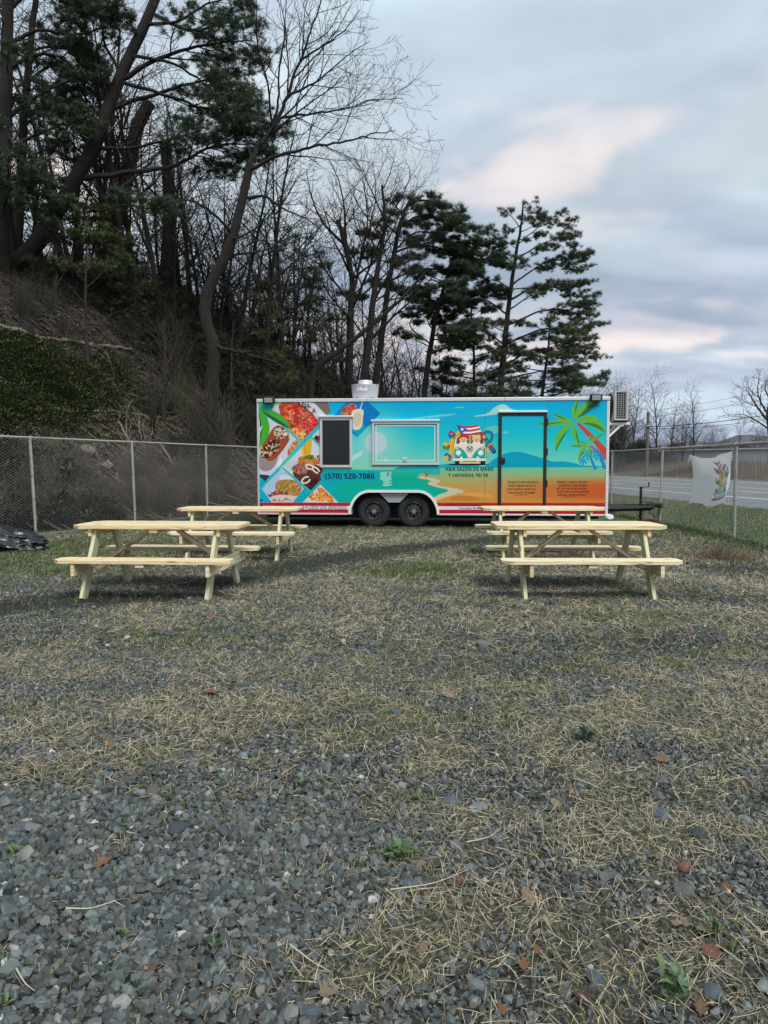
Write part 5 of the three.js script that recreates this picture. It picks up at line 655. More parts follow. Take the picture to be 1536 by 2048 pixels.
// the leafless wood behind: a few kinds, set out along the crest
function woodTree(seed, H, spread, stems) { const r = rng(seed), b = new MB(), o = { ...BARE, max: 3, thin: 0.008, dens: [1.6, 1.9, 2.2], ratio: [0.42, 0.5, 0.5], start: [0.3, 0.2, 0.15], seg: [0.7, 0.5, 0.4, 0.35] }, tr = new MB(); for (let k = 0; k < stems; k++) { const p = V(k * 0.35 * (r() - 0.5), -0.3, k * 0.35 * (r() - 0.5)), pts = [p]; const d = V((r() - 0.5) * 0.25, 1, (r() - 0.5) * 0.25); const n = 9; for (let q = 1; q <= n; q++) { d.add(rnd3(r, 0.14)).setY(1).normalize(); pts.push(pts[q - 1].clone().addScaledVector(d, H / n)); } const R = H * 0.013 * (k ? 0.7 : 1), rs = pts.map((_, q) => lerp(R, 0.012, q / n)); tr.tube(pts, rs, 7); children(b, r, pts, tangents(pts), rs, H, 0, { ...o, len: [spread, spread * 0.55, spread * 0.3] }); } return [tr.geo(), b.geo()]; }
{
  const kinds = [woodTree(71, 9, 2.6, 1), woodTree(72, 7.5, 2.4, 2), woodTree(73, 8.5, 2.2, 1), woodTree(74, 6.2, 1.9, 3), woodTree(75, 10, 3, 1), woodTree(76, 5, 1.5, 2)];
  const proto = kinds.map((k, i) => { const g = new THREE.Group(); g.name = 'woodland_tree'; mesh('trunk', k[0], BARK[i % 2 ? 2 : 0], g); mesh('crown', k[1], TWIG[i % 2], g); return g; });
  const r = rng(99), form = ['medium single-stemmed', 'twin-stemmed', 'slender single-stemmed', 'low three-stemmed', 'tall wide-crowned', 'low twin-stemmed'];
  const put = (px, D, k, s) => {
    const x = (px - 768) / F * D * 1.005, z = -D, g = proto[k].clone(); g.name = numbered('woodland_tree'); g.position.set(x, hillY(x, z), z); g.rotation.y = r() * 6.283; g.scale.setScalar(s);
    const where = px > 1000 ? 'among the trees behind the trailer door' : px > 780 ? 'behind the trailer, right of the roof fan' : px > 600 ? 'on the slope near the roof fan' : px > 430 ? 'on the crest just right of the bent tree' : px > 230 ? 'on the crest among the vine-clad trunks' : 'on the crest under the great pines';
    tag(g, `${form[k]} leafless ${s > 0.9 ? 'tree' : 'little tree'} ${where}`, 'bare tree', `${form[k]} leafless trees ${where}`); scene.add(g);
  };
  for (let k = 0; k < 130; k++) { const px = -120 + 900 * (k + r()) / 130, D = 30 + 30 * r() + (px > 500 ? 6 : 0); put(px, D, Math.floor(r() * 6), (0.65 + 0.55 * r()) * (px < 560 ? 1.1 : 1)); }
  for (let k = 0; k < 13; k++) { const px = 20 + 560 * (k + r()) / 13, D = 27 + 8 * r() + px * 0.008; put(px, D, [0, 1, 2, 4][Math.floor(r() * 4)], 0.92 + 0.42 * r()); }
  for (let k = 0; k < 74; k++) { const px = 770 + 370 * (k + r()) / 74, D = 38 + 26 * r(); put(px, D, Math.floor(r() * 6), (0.5 + 0.5 * r()) * (px > 1060 ? 0.8 : 1)); }
}
// ---------- what covers the slope ----------
function hitHill(px, py) { const d = dirOf(px, py); for (let D = 12; D < 90; D += 0.08) { const x = d.x * D / -d.z, y = EYE + d.y * D / -d.z; if ((footX(D) - x) * HS > 0 && y < hillY(x, -D)) return V(x, hillY(x, -D), -D); } return at(px, py, 60); }
{
  const r = rng(201), e = new THREE.Euler(), q = new THREE.Quaternion();
  const pose = (p, s, yaw = r() * 6.283, tilt = 0.3) => new THREE.Matrix4().compose(p, q.setFromEuler(e.set((r() - 0.5) * tilt, yaw, (r() - 0.5) * tilt)), s);
  // dead leaves
  const lf = new MB(); lf.tri(V(-0.05, 0, 0), V(0, 0.012, 0.035), V(0.06, 0, 0)); lf.tri(V(-0.05, 0, 0), V(0.06, 0, 0), V(0.005, 0.016, -0.036)); const litter = [];
  for (let k = 0; k < 30000; k++) { const D = 13 + 26 * Math.pow(r(), 1.3), d = 15 * Math.pow(r(), 1.1), x = footX(D) - d / HS, y = hillY(x, -D), c = 0.5 + 0.9 * r(), t = r(); litter.push({ m: pose(V(x, y + 0.015, -D), V(1, 1, 1).multiplyScalar(0.7 + 1.1 * r()), undefined, 1.3), c: t < 0.7 ? [0.09 * c, 0.062 * c, 0.04 * c] : t < 0.88 ? [0.15 * c, 0.112 * c, 0.072 * c] : [0.06 * c, 0.05 * c, 0.042 * c] }); }
  tag(instanced('leaf_litter', lf.geo(), std({ roughness: 1, side: THREE.DoubleSide }), litter), 'brown dead leaves strewn over the wooded slope behind the left fence', 'leaf litter');
  // sticks lying down the slope
  const st = new THREE.CylinderGeometry(0.006, 0.013, 1, 5), sticks = [];
  for (let k = 0; k < 3600; k++) { const D = 13.5 + 24 * Math.pow(r(), 1.3), d = 13 * r(), x = footX(D) - d / HS, p = V(x, hillY(x, -D), -D), a = r() < 0.55 ? -0.3 + (r() - 0.5) * 1.1 : r() * 6.283, dir = V(Math.cos(a), 0, Math.sin(a)), l = 0.35 + 1.7 * r() * r(), p2 = p.clone().addScaledVector(dir, l); p2.y = hillY(p2.x, p2.z) + 0.08 * r(); p.y += 0.03 + 0.1 * r(); const v = p2.clone().sub(p), c = 0.6 + 0.9 * r(); const dk = d > 5 ? 0.4 : 0.85; sticks.push({ m: new THREE.Matrix4().compose(p.clone().addScaledVector(v, 0.5), q.setFromUnitVectors(UP, v.clone().normalize()).clone(), V(1 + r(), v.length(), 1 + r())), c: [0.13 * c * dk, 0.112 * c * dk, 0.09 * c * dk] }); }
  tag(instanced('brushwood', st, std({ roughness: 1 }), sticks), 'fallen sticks and dead twigs scattered down the dark slope', 'brushwood');
  // bushes of bare twigs
  const bush = (seed) => { const r2 = rng(seed), b = new MB(); for (let k = 0; k < 26; k++) { const a = r2() * 6.283, d = V(Math.cos(a) * 0.45 * r2(), 1, Math.sin(a) * 0.45 * r2()).normalize(); branch(b, r2, V((r2() - 0.5) * 0.25, -0.1, (r2() - 0.5) * 0.25), d, 0.55 + 0.5 * r2(), 0.006, 0, { seg: [0.2, 0.12], wob: [0.25, 0.35], up: [0.02, 0.03], dens: [9], ang: [0.7], ratio: [0.35], start: [0.25], thin: 0.0025, max: 1 }); } return b.geo(); };
  const spots = [[], []];
  for (let k = 0; k < 1500; k++) { const px = -80 + 860 * r(), D = 22 + 36 * r(), x = (px - 768) / F * D, d = (footX(D) - x) * HS; if (d < 0.8) continue; const s = (0.8 + 1.9 * r()) * (px < 300 ? 0.5 : 1), c = 0.6 + 0.8 * r(); if (d < 6 && r() < 0.7) continue; if (px < 300 && r() < 0.5) continue; spots[k % 2].push({ m: pose(V(x, hillY(x, -D), -D), V(s * 0.9, s, s * 0.9)), c: r() < 0.45 ? [0.045 * c, 0.038 * c, 0.03 * c] : r() < 0.5 ? [0.036 * c, 0.042 * c, 0.02 * c] : [0.03 * c, 0.027 * c, 0.025 * c] }); }
  for (let k = 0; k < 200; k++) { const D = 13.4 + 10 * r(), d = 0.15 + 1.5 * r() * r(), x = footX(D) - d / HS, s = 0.35 + 0.7 * r(), c = 0.7 + 0.8 * r(); spots[k % 2].push({ m: pose(V(x, hillY(x, -D), -D), V(s, s, s)), c: [0.1 * c, 0.085 * c, 0.06 * c] }); }
  for (let k = 0; k < 420; k++) { const px = 740 + 400 * r(), D = 40 + 24 * r(), x = (px - 768) / F * D, s = 1 + 2.2 * r(), c = 0.7 + 0.6 * r(); spots[k % 2].push({ m: pose(V(x, hillY(x, -D), -D), V(s, s, s)), c: [0.065 * c, 0.05 * c, 0.045 * c] }); }
  [0, 1].forEach((k) => tag(instanced('undergrowth', bush(211 + k), std({ roughness: 1 }), spots[k]), k ? 'taller tangle of grey twigs filling the wood between the trunks' : 'tangle of bare brown twigs growing all over the wooded slope', 'undergrowth'));
  // olive green evergreen growth low in the wood
  const ever = []; for (let k = 0; k < 150; k++) { const px = 230 + 480 * r(), D = 27 + 16 * r(), x = (px - 768) / F * D, d = (footX(D) - x) * HS; if (d < 2.2) continue; const H = 1 + 2.2 * r(), n = 40 + 60 * r(), y0 = hillY(x, -D); for (let q = 0; q < n; q++) { const h = r(), w = 0.9 * (1 - h * 0.75) + 0.15, a = r() * 6.283, rr = w * Math.sqrt(r()), c = 0.6 + 0.9 * r(); ever.push({ m: pose(V(x + Math.cos(a) * rr, y0 + 0.15 + h * H, -D + Math.sin(a) * rr), V(1, 0.7, 1).multiplyScalar(0.8 + 0.8 * r())), c: [0.03 * c, 0.038 * c, 0.016 * c] }); } }
  tag(instanced('evergreen_scrub', TUFT[1], NEEDLE, ever), 'olive green evergreen scrub low among the trunks behind the bent tree', 'scrub');
  // green brambles at the far left
  const bl = new MB(); for (let k = 0; k < 9; k++) { const a = k * 0.7, o = V(Math.cos(a) * 0.07 * (k % 3), 0.03 * (k % 4), Math.sin(a) * 0.07 * (k % 3)), d = V(Math.cos(a), 0.5, Math.sin(a)).multiplyScalar(0.07), s = V(-Math.sin(a), 0.2, Math.cos(a)).multiplyScalar(0.026); bl.tri(o, o.clone().add(d).add(s), o.clone().addScaledVector(d, 1.7)); bl.tri(o, o.clone().addScaledVector(d, 1.7), o.clone().add(d).sub(s)); }
  const br = []; for (let k = 0; k < 620; k++) { const px = -70 + 400 * r(), t = clamp(px / 260), mid = lerp(760, 790, t), py = mid + (r() + r() + r() - 1.5) * 115 * (1 - 0.45 * t); const w = Math.exp(-(((px - 60) / 150) ** 2)) * 1.2 + 0.35 * noise(px * 0.02, py * 0.02); if (r() > w) continue; const p = hitHill(px, py), n = 34; for (let q = 0; q < n; q++) { const c = 0.5 + 0.9 * r(), rr = 0.6 * Math.sqrt(r()), a = r() * 6.283; const P = p.clone().add(V(Math.cos(a) * rr, 0, Math.sin(a) * rr)); P.y = hillY(P.x, P.z) + 0.01 + 0.14 * r() * r(); br.push({ m: pose(P, V(1, 1, 1).multiplyScalar(0.35 + 0.5 * r()), undefined, 1), c: r() < 0.75 ? [0.07 * c, 0.098 * c, 0.032 * c] : [0.085 * c, 0.068 * c, 0.038 * c] }); } }
  tag(instanced('brambles', bl.geo(), phys({ roughness: 0.7, side: THREE.DoubleSide }), br), 'low dark green bramble and moss patch on the slope at the left edge', 'brambles');
  const gr = []; for (let k = 0; k < 260; k++) { const D = 13 + 5 * r(), d = 0.1 + 1.4 * r(), x = footX(D) - d / HS; for (let q = 0; q < 14; q++) { const c = 0.6 + 0.8 * r(), P = V(x + (r() - 0.5) * 0.7, 0, -D + (r() - 0.5) * 0.7); P.y = Math.max(0, hillY(P.x, P.z)) + 0.5 * r() * r(); gr.push({ m: pose(P, V(1, 1, 1).multiplyScalar(0.6 + 0.7 * r()), undefined, 1), c: [0.045 * c, 0.058 * c, 0.028 * c] }); } }
  tag(instanced('ground_cover', bl.geo(), phys({ roughness: 0.8, side: THREE.DoubleSide }), gr), 'low green leaves along the foot of the slope just behind the left fence', 'ground cover');
  // single fallen trunks and branches
  const fallen = (label, pts, r0, r1, twigs, mat, lift = 0.1) => { const w = pts.map(([x, y, dl]) => { const p = hitHill(x, y); p.y += lift + (dl ?? 0); return p; }), base = w[0].clone(), t = thing('fallen_branch', label, 'fallen branch', base), b = new MB(), r3 = rng(Math.round(pts[0][0] * 7 + pts[0][1])); limb(b, r3, w, r0, r1, { seg: [0.4, 0.3, 0.25], wob: [0.2, 0.3, 0.3], up: [0, 0, 0], dens: [twigs, twigs, 1.2], ang: [0.7, 0.7, 0.7], ratio: [0.4, 0.3, 0.4], start: [0.3, 0.3, 0.2], len: [0.9, 0.9, 0.5], thin: 0.007, max: 2, min: 0 }, 1, 0.3); mesh('stem', local(b.geo(), base), mat, t); };
  const pale = std({ map: barkTex, color: rgb(1.9, 1.75, 1.6), roughness: 1 }), mid = std({ map: barkTex, color: rgb(1.25, 1.1, 1), roughness: 1 });
  fallen('long fallen trunk lying across the slope at the far left, above the brambles', [[-20, 655], [60, 678], [130, 690], [200, 697], [262, 706]], 0.1, 0.05, 0.5, pale);
  fallen('pale fallen branch just above the fence rail, left of the bent tree', [[185, 829], [235, 832], [290, 838], [340, 846]], 0.035, 0.012, 0.8, std({ map: barkTex, color: rgb(3, 2.9, 2.7), roughness: 1 }));
  fallen('dark fallen branch slanting down the slope below the bent tree', [[340, 720], [320, 740], [285, 765], [230, 782]], 0.05, 0.02, 1, BARK[0]);
  fallen('leaning dead branch behind the fence, nearest the trailer', [[318, 892], [340, 925], [358, 955], [372, 982]], 0.04, 0.02, 0.6, pale); fallen('grey dead branch behind the fence beside the third post', [[350, 905], [385, 935], [420, 960], [470, 985]], 0.035, 0.016, 0.8, mid);
  fallen('bundle of dead roots hanging above the fence rail near the middle post', [[236, 846], [246, 868], [262, 900], [266, 930]], 0.04, 0.015, 2.2, pale); fallen('forked dead branch left of the bent tree, above the dangling roots', [[272, 806], [262, 815], [250, 842]], 0.04, 0.02, 2, mid); fallen('thin dead branch crossing the slope right of the bent tree', [[440, 770], [480, 782], [515, 800]], 0.035, 0.02, 0.8, mid); fallen('dead branch arching over the litter below the fallen trunk', [[170, 696], [205, 706], [222, 735], [228, 760]], 0.045, 0.02, 1, mid);
  for (let k = 0; k < 7; k++) { const x = 200 + k * 13; fallen('thin pale root hanging down the slope in the tangle above the fence', [[x + 40, 838 + 4 * (k % 3)], [x + 34 + 6 * (k % 2), 868], [x + 52 - 9 * (k % 3), 905]], 0.024, 0.01, 1.2, k % 2 ? pale : mid); }
  scene.children.filter((o) => o.userData.label === 'thin pale root hanging down the slope in the tangle above the fence').forEach((o) => { o.userData.group = 'roots hanging above the fence'; });
  // standing saplings
  const sapl = (label, px, D, y0, y1, bend, s) => bareTree(label, D, [[px, y0], [px + bend, (y0 + y1) / 2], [px + bend * 0.4, y1]], 0.075, 0.02, [], { n: 9, from: 0.3, len: 1.5, up: 0.8 }, s, { ...BARE, max: 3 }, 1, 'sapling');
  sapl('slim grey sapling left of the bent tree, rooted on the brown litter', 175, 24, 700, 500, -4, 301); sapl('slim sapling standing between the bent tree and the brambles', 325, 24, 830, 640, 5, 302); sapl('bowed sapling close to the trailer rear corner', 470, 28, 840, 640, -8, 303); sapl('thin crooked sapling at the left, on the upper slope', 108, 27, 620, 470, 6, 304); sapl('thin sapling in front of the vine-covered trunk', 262, 29, 690, 500, 9, 305);
  // pale rocks behind the fence
  const rock = (label, px, py, s, sd) => { const g = new THREE.IcosahedronGeometry(1, 4), p = g.attributes.position, v = V(0, 0, 0); for (let k = 0; k < p.count; k++) { v.fromBufferAttribute(p, k); v.multiplyScalar(1 + 0.5 * noise(v.x * 1.1 + sd, v.y * 1.1, v.z * 1.1) + 0.22 * noise(v.x * 3.4, v.y * 3.4 + sd, v.z * 3.4)); p.setXYZ(k, v.x * s, v.y * s * 0.7, v.z * s * 0.8); } g.computeVertexNormals(); const m = mesh('boulder', toCreasedNormals(g, 0.5), std({ map: barkTex, color: rgb(2.1, 2.1, 2.0), roughness: 1, bumpMap: barkBump, bumpScale: 0.03 })); m.position.copy(hitHill(px, py)); tag(m, label, 'boulder'); };
  rock('larger pale grey boulder showing through the left fence', 172, 908, 0.24, 3); rock('smaller pale boulder behind the fence, right of the larger one', 212, 935, 0.18, 8);
}
// ---------- across the road ----------
{
  const r = rng(401), e = new THREE.Euler(), q = new THREE.Quaternion(), pose = (p, s, tilt = 0.3) => new THREE.Matrix4().compose(p, q.setFromEuler(e.set((r() - 0.5) * tilt, r() * 6.283, (r() - 0.5) * tilt)), s);
  // dry reeds and scrub along the far side of the road
  const blade = new MB(); for (let k = 0; k < 10; k++) { const a = r() * 6.283, o = V((r() - 0.5) * 0.5, -0.05, (r() - 0.5) * 0.5), t = o.clone().add(V(Math.cos(a) * 0.22 * r(), 0.7 + 0.4 * r(), Math.sin(a) * 0.22 * r())), s = V(Math.sin(a), 0, -Math.cos(a)).multiplyScalar(0.012); blade.tri(o.clone().add(s), o.clone().sub(s), t); }
  const reeds = []; for (let k = 0; k < 26000; k++) { const s = 26 + 150 * Math.pow(r(), 1.2), l = 33 + 14 * r(), p = rd(l, s, ROADY + 0.1 + (l - 33) * 0.012), H = (0.5 + 1.3 * sstep(33, 38, l)) * (0.6 + 0.7 * r()) * (0.75 + 0.5 * noise(s * 0.07, l * 0.1)), c = 0.7 + 0.6 * r(), br = noise(s * 0.06, 4) > 0.05; reeds.push({ m: pose(p, V(1, Math.max(0.25, H), 1)), c: br ? [0.13 * c, 0.085 * c, 0.07 * c] : r() < 0.5 ? [0.26 * c, 0.2 * c, 0.14 * c] : [0.17 * c, 0.15 * c, 0.13 * c] }); }
  tag(instanced('dry_reeds', blade.geo(), std({ roughness: 1, side: THREE.DoubleSide }), reeds), 'band of dry tan reeds and brown weeds along the far side of the road', 'reeds');
  // long low pale building
  { const c0 = at(1268, 926, 120), c1 = at(1660, 926, 92), t = thing('warehouse', 'long low white building beyond the reeds across the road', 'warehouse', V(c0.x, 0.5, c0.z), Math.atan2(-(c1.z - c0.z), c1.x - c0.x)), L = c0.distanceTo(c1), H = 3.1;
    const wall = std({ color: rgb(0.6, 0.66, 0.72), roughness: 0.5 }), n = Math.round(L / 2.4); for (let k = 0; k < n; k++) mesh('wall_panel', bx(L / n - 0.05, H, 0.2, (k + 0.5) * L / n, H / 2, 0), wall, t); mesh('back_wall', [bx(L, H, 0.2, L / 2, H / 2, -14), bx(0.2, H, 13.6, 0.1, H / 2, -7), bx(0.2, H, 13.6, L - 0.1, H / 2, -7)], wall, t); mesh('roof', [bx(L + 0.8, 0.12, 15.4, L / 2, H + 0.06, -7)], std({ color: rgb(0.12, 0.11, 0.11), roughness: 0.9 }), t); mesh('fascia', bx(L + 0.82, 0.16, 0.1, L / 2, H + 0.02, 0.72), std({ color: rgb(0.7, 0.72, 0.74), roughness: 0.5 }), t); }
  // scrub and hedge in front of the far trees
  const ev = []; for (let k = 0; k < 9000; k++) { const px = 1130 + 220 * Math.pow(r(), 0.8), D = 95 + 40 * r(), x = (px - 768) / F * D, hh = (3.6 + 1.6 * noise(px * 0.03, 2)) * (1 - 0.55 * sstep(1265, 1350, px)), c = 0.6 + 0.8 * r(); ev.push({ m: pose(V(x, 0.4 + hh * Math.sqrt(r()), -D), V(1, 1, 1).multiplyScalar(2.2 + 1.6 * r())), c: r() < 0.5 ? [0.03 * c, 0.042 * c, 0.028 * c] : [0.05 * c, 0.045 * c, 0.038 * c] }); }
  tag(instanced('hedge', TUFT[0], NEEDLE, ev), 'dark hedge of evergreen scrub across the road, beside the trailer end', 'hedge');
  const tan = []; for (let k = 0; k < 7000; k++) { const px = 1330 + 340 * r(), D = 125 + 40 * r(), x = (px - 768) / F * D, hh = (3.9 + 1.2 * noise(px * 0.03, 6)), c = 0.6 + 0.8 * r(); tan.push({ m: pose(V(x, 0.4 + hh * Math.sqrt(r()), -D), V(1, 1, 1).multiplyScalar(2.4 + 1.8 * r())), c: [0.075 * c, 0.062 * c, 0.052 * c] }); }
  tag(instanced('far_thicket', TUFT[1], NEEDLE, tan), 'grey brown thicket behind the long white building', 'thicket');
  // far trees
  const kinds = [woodTree(81, 12, 3.6, 1), woodTree(82, 10, 3.2, 3), woodTree(83, 11, 2.6, 2), woodTree(84, 8, 2.8, 3)].map((k) => { const g = new THREE.Group(); mesh('trunk', k[0], BARK[1], g); mesh('crown', k[1], TWIG[1], g); return g; });
  const put = (px, D, kind, s, label) => { const g = kinds[kind].clone(), x = (px - 768) / F * D; g.name = numbered('far_tree'); g.position.set(x, 0.3, -D); g.rotation.y = r() * 6.283; g.scale.set(s, s, s); tag(g, label, 'bare tree', 'bare trees across the road'); scene.add(g); };
  for (const [px, D, k, s, l] of [[1258, 105, 0, 1.02, 'bare tree rising directly behind the air conditioner, across the road'], [1312, 108, 0, 1.12, 'tallest bare tree right of the air conditioner, with a dark spreading crown'], [1338, 112, 2, 0.95, 'bare tree with steep twin stems beside the tallest one across the road'], [1362, 104, 1, 0.85, 'bushy bare tree with three stems left of the banner'], [1387, 98, 2, 1.0, 'slender leaning bare tree above the banner'], [1236, 112, 1, 0.8, 'low bare tree close behind the trailer end bracket'], [1408, 118, 3, 0.75, 'small fan-shaped bare tree above the banner top'], [1442, 112, 3, 0.8, 'small fan-shaped bare tree near the fence post with the hook'], [1290, 116, 3, 0.9, 'small bare tree at the foot of the far utility pole'], [1475, 125, 2, 0.7, 'faint bare tree left of the big tree on the right edge']]) put(px, D, k, s, l);
  for (let k = 0; k < 30; k++) put(1130 + 430 * (k + r()) / 30, 125 + 45 * r(), Math.floor(r() * 4), 0.45 + 0.4 * r(), 'faint small bare tree in the far row across the road');
  for (let k = 0; k < 24; k++) put(1120 + 130 * r(), 88 + 30 * r(), Math.floor(r() * 4), 0.75 + 0.35 * r(), 'bare tree in the clump glimpsed right of the tiered conifer');
  bareTree('big leafless tree at the right edge of the picture', 66, [[1542, 892], [1540, 860], [1536, 830], [1540, 800], [1545, 770]], 0.3, 0.08, [[[[1538, 845], [1515, 815], [1500, 790], [1490, 775]], 0.12, 0.02, 0.2], [[[1537, 830], [1520, 800], [1515, 775], [1520, 758]], 0.1, 0.02, 0.2], [[[1539, 810], [1560, 780], [1570, 760]], 0.1, 0.02, 0.2], [[[1540, 860], [1510, 840], [1490, 830], [1478, 828]], 0.08, 0.02, 0.2], [[[1540, 800], [1530, 775], [1538, 755]], 0.08, 0.02, 0.2]], { n: 10, from: 0.4, len: 3.2, up: 0.6 }, 90, { ...BARE, thin: 0.012, seg: [1.2, 0.7, 0.5, 0.4, 0.3] }, 1);
  // far wooded ridge
  { const n = 80, g = new THREE.PlaneGeometry(1, 1, n, 6), p = g.attributes.position; for (let j = 0; j <= 6; j++) for (let i = 0; i <= n; i++) { const px = 900 + 1000 * i / n, D = 1150 + j * 110, x = (px - 768) / F * 1150 * (1 + j * 0.1), top = (12 + 34 * sstep(1180, 1300, px) + 16 * sstep(1400, 1470, px) + 12 * noise(px * 0.012, 5)) * 1.05; p.setXYZ(j * (n + 1) + i, x, -1 + top * Math.sin(Math.min(1, j / 4) * 1.57) + 2 * noise(i * 0.9, j * 2.1), -D); } g.computeVertexNormals(); struct('hills', g, std({ color: rgb(0.1, 0.098, 0.105), roughness: 1, side: THREE.DoubleSide })); }
  // power line
  const wood = std({ map: barkTex, color: rgb(1.5, 1.55, 1.6), roughness: 1 });
  const pole = (label, px, D, H, arm) => { const x = (px - 768) / F * D, t = thing('utility_pole', label, 'utility pole', V(x, 0.2, -D), -0.1, 'wooden poles of the power line'); mesh('pole', rod(V(0, -0.4, 0), V(0, H, 0), 0.16, 10), wood, t); if (!arm) mesh('bracket', bx(0.3, 0.12, 0.3, 0, H - 1.4, 0.12), M.galv, t); else mesh('crossarm', bx(2.2, 0.12, 0.12, 0, H - 0.6, 0.2), wood, t); if (arm) for (const k of [-1, -0.5, 0.5, 1]) mesh('insulator', cyl(0.04, 0.06, 0.16, k, H - 0.46, 0.2, 8), M.galv, t); return V(x, 0.2 + H, -D); };
  const a = pole('weathered wooden pole right of the air conditioner, beyond the road', 1293, 76, 6.6), b = pole('wooden pole off to the right that carries the wires on', 1760, 60, 9.4, true);
  const wire = (label, pa, pb, sag, rad) => { const m = new MB(), pts = []; for (let k = 0; k <= 24; k++) { const t = k / 24, p = pa.clone().lerp(pb, t); p.y -= sag * 4 * t * (1 - t); pts.push(p); } m.tube(pts, pts.map(() => rad), 5); const o = m.build('power_wire', M.dark); tag(o, label, 'wire', 'wires of the power line'); };
  wire('uppermost thin wire over the trees across the road', a.clone().add(V(0, 0.1, 0)), b.clone().add(V(0, 0.3, 0)), 0.5, 0.014); wire('second thin wire from the top over the trees', a.clone().add(V(0, -0.5, 0)), b.clone().add(V(0, -0.6, 0)), 0.5, 0.014); wire('thick cable below the two thin wires', a.clone().add(V(0, -1.5, 0)), b.clone().add(V(0, -2.2, 0)), 0.6, 0.03); wire('lowest cable, close under the thick one', a.clone().add(V(0, -1.7, 0)), b.clone().add(V(0, -2.6, 0)), 0.7, 0.022);
}
